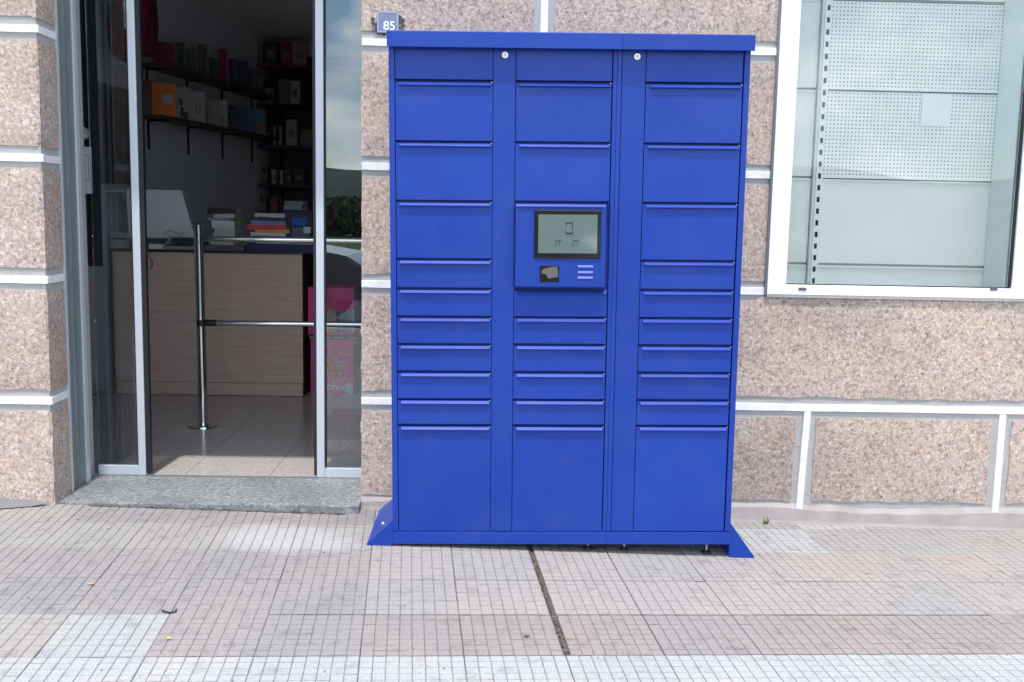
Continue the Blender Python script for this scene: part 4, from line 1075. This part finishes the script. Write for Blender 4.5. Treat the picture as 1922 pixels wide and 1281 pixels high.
# small weed at the wall foot
wd_ = at(1437, 984, YW-.035)
b = MB(); rn = random.Random(8); gz0 = gz(wd_.x, YW-.03)
for k in range(16):
    a = rn.uniform(0, 2*PI); r0 = rn.uniform(0,.010); h = rn.uniform(.012,.040); le = rn.uniform(.004,.014); w_ = .0022
    p0 = Vector((wd_.x+r0*math.cos(a), YW-.038+r0*.4*math.sin(a), gz0)); p1 = p0+Vector((le*math.cos(a)*.5, le*.4*math.sin(a)-.002, h*.6)); p2 = p0+Vector((le*math.cos(a), le*.5*math.sin(a)-.003, h))
    s = Vector((w_, 0, 0)); b.quad([p0-s, p0+s, p1+s*.8, p1-s*.8]); b.quad([p1-s*.8, p1+s*.8, p2+s*.1, p2-s*.1])
o = b.build('weed', mat('weed_green', (.10,.17,.04), .8)); tag(o, 'tiny green weed growing at the wall foot right of the locker', 'weed')

# ------------------------------------------------------------------ across the street (seen in the glass)
hs = empty('house', (-12.6, -22, -.5), label='dark house across the street mirrored in the left door glass', cat='house')
hw = mat('house_render', (.10,.095,.09), .9)
MB().box(-4.5, 3.9, -8, 0, 0, 6.1).build('wall', hw, hs)
MB().prism([(-5.0,6.1),(4.4,6.1),(-.3,7.4)], -8.4, .5, axis='y').build('roof', mat('roof_tile', (.10,.05,.035), .9), hs)
for k in range(3):
    for zz in (1.1, 3.7):
        wf = MB().box(-3.6+k*2.5, -2.5+k*2.5, 0.0005, .03, zz, zz+1.4).build('window', plain('win_frame', (.4,.4,.4)), hs)
        MB().box(-3.52+k*2.5, -2.58+k*2.5, .0305, .035, zz+.08, zz+1.32).build('pane', M['black_gloss'], wf)
bl_ = MB().box(-4.2, 3.6, .04, 1.0, 3.2, 3.32).build('balcony', hw, hs)
for k in range(40): MB().box(-4.15+k*.198, -4.12+k*.198, .96, .98, 3.321, 4.2).build('baluster', plain('rail_pale', (.35,.35,.35)), bl_)
MB().box(-4.2, 3.6, .955, .985, 4.2005, 4.24).build('handrail', plain('rail_pale', (.35,.35,.35)), bl_)
def tree(x, y, h, rad, label, seed):
    rn = random.Random(seed)
    root = empty('tree', (x, y, -.6), label=label, cat='tree', group='trees across the street')
    b = MB(); b.cyl((0,0,0),(0,0,h*.5),.16,.08,n=8)
    for k in range(5):
        a = k*1.3; b.cyl((0,0,h*(.3+.04*k)),(math.cos(a)*rad*.6, math.sin(a)*rad*.6, h*(.6+.05*k)),.06,.02,n=6)
    b.build('trunk', plain('bark', (.08,.06,.045)), root)
    c_ = MB()
    lobes = [(rn.gauss(0,rad*.38), rn.gauss(0,rad*.38), h*rn.uniform(.30,.72), rad*rn.uniform(.26,.36)) for _ in range(16)]
    for _ in range(3600):
        lx_, ly_, lz, lr = rn.choice(lobes); v = Vector((rn.gauss(0,1), rn.gauss(0,1), rn.gauss(0,1))).normalized()*lr*rn.uniform(.6,1.05)+Vector((lx_, ly_, lz))
        e = Euler((rn.uniform(0,6), rn.uniform(0,6), rn.uniform(0,6))).to_matrix(); s = rn.uniform(.10,.2)
        c_.quad([v+e@Vector((-s,-s*.6,0)), v+e@Vector((s,-s*.6,0)), v+e@Vector((s,s*.6,0)), v+e@Vector((-s,s*.6,0))])
    cr_ = c_.build('crown', plain('leaf', (.045,.07,.025), .8), root); return root
for k, (x, y, h, rd_) in enumerate(((-8.2,-60,2.6,3.4),(-3.2,-66,2.5,3.4),(-12.5,-45,3.3,2.9),(8,-40,3.0,3.0),(15,-44,3.3,3.2),(22,-40,3.1,3.0))):
    tree(x, y, h, rd_, ['dark bushy tree mirrored low in the right door glass','smaller dark tree beside the bushy one in the door reflection','tall loose tree at the left of the far tree row','round tree mirrored faintly at the left of the shop window','broad tree in the middle of the shop window reflection','tree at the far right end of the street row'][k], k)
def car(x, y, body, label):
    root = empty('parked_car', (x, y, gz(x, -6)-.12), label=label, cat='car', group='cars parked at the kerb behind the viewer')
    prof = [(-2.1,.35),(-2.12,.62),(-2.0,.92),(-1.55,.98),(-.95,1.42),(-.2,1.47),(.45,1.40),(1.05,1.0),(1.75,.88),(2.05,.70),(2.1,.38)]
    sec = [(-.86,0.0,1),(-.80,.02,1),(-.62,.0,1)]
    b = MB(); rows_ = []
    for yy, k in ((-.84,.0),(-.80,1.0),(-.70,1.0),(0,1.0),(.70,1.0),(.80,1.0),(.84,.0)):
        row = []
        for (px_, pz) in prof:
            tuck = 1-.0
            z_ = pz if k else min(pz, .9)*.97+.01
            yv = yy*(1 if pz < .99 else .80)
            row.append((px_*(1 if k else .985), yv, z_))
        rows_.append(row)
    for r0, r1_ in zip(rows_[:-1], rows_[1:]):
        for i in range(len(prof)-1): b.quad([r0[i], r0[i+1], r1_[i+1], r1_[i]])
    b.quad(rows_[0]); b.quad(list(reversed(rows_[-1])))
    for r0, r1_ in zip(rows_[:-1], rows_[1:]): b.quad([r0[0], r1_[0], r1_[-1], r0[-1]])
    b.build('body', body, root, smooth=True)
    gl_ = MB(); gl_.prism([(-1.45,1.0),(-.92,1.37),(.42,1.35),(.95,1.0)], -.705, -.700, axis='y'); gl_.prism([(-1.45,1.0),(-.92,1.37),(.42,1.35),(.95,1.0)], .700, .705, axis='y')
    gl_.build('side_windows', M['black_gloss'], root)
    MB().quad([(.50,-.58,1.392),(.50,.58,1.392),(1.03,.66,1.02),(1.03,-.66,1.02)]).build('windscreen', M['black_gloss'], root).location = (.012,0,.014)
    for wx in (-1.3, 1.3):
        for wy in (-.80, .80):
            wh = MB(); wh.cyl((wx, wy-.10, .31), (wx, wy+.10, .31), .31, n=24); wo = wh.build('wheel', M['black'], root, smooth=True)
            MB().cyl((wx, wy+(.101 if wy > 0 else -.101), .31), (wx, wy+(.107 if wy > 0 else -.107), .31), .2, n=20).build('rim', M['zinc'], wo)
    for wy in (-.6, .6):
        MB().box(2.02, 2.10, wy-.14, wy+.14, .60, .74).build('headlight', M['lock'], root)
    return root
car(-3.0, -6.9, mat('car_dark', (.02,.022,.03), .2, spec=.6, coat=.8), 'dark car at the kerb mirrored in the right door glass')
car(3.35, -6.9, mat('car_silver', (.42,.46,.52), .25, .4, coat=.8), 'silver car at the kerb whose curved outline shows in the shop window')

# litter on the paving
def scrap(px, py, col, label, kind, size):
    v = AR*((px-961)/FPX)+AD*((py-640.5)/FPX)+AF
    t = -(CAM.z+.0229*CAM.x-.0073*CAM.y)/(v.z+.0229*v.x-.0073*v.y); q = CAM+v*t
    rn = random.Random(px); b = MB(); n = 9
    if kind == 'ring':
        P = [Vector((.020*math.cos(a)*1.1, .016*math.sin(a), .0035+.002*math.sin(a*2))) for a in [PI*1.05+k*.33 for k in range(11)]]
        b.tube(P, .0028, n=7)
    else:
        top = [(size*math.cos(2*PI*k/n)*rn.uniform(.6,1.1), size*.7*math.sin(2*PI*k/n)*rn.uniform(.6,1.1), .0030+rn.uniform(0,.004)) for k in range(n)]
        b.quad(top); b.quad([(x, y, z-.0012) for x, y, z in top])
        for k in range(n): a, c = top[k], top[(k+1)%n]; b.quad([a, c, (c[0], c[1], c[2]-.0012), (a[0], a[1], a[2]-.0012)])
    o = b.build('leaf' if kind == 'leaf' else 'scrap', plain('litter_%d' % px, col, .7)); o.location = (q.x, q.y, q.z+.0005); tag(o, label, 'leaf' if kind == 'leaf' else 'scrap')
scrap(318, 1148, (.02,.02,.02), 'curved black rubber scrap lying on the paving in front of the doorway', 'ring', .02)
scrap(171, 1098, (.50,.30,.12), 'ochre dry leaf on the paving at the left', 'leaf', .012)
scrap(317, 1201, (.50,.42,.08), 'yellow leaf scrap near the pale tile at lower left', 'leaf', .009)
scrap(988, 1196, (.12,.11,.10), 'flat grey scrap on the paving left of the open joint', 'flat', .012)
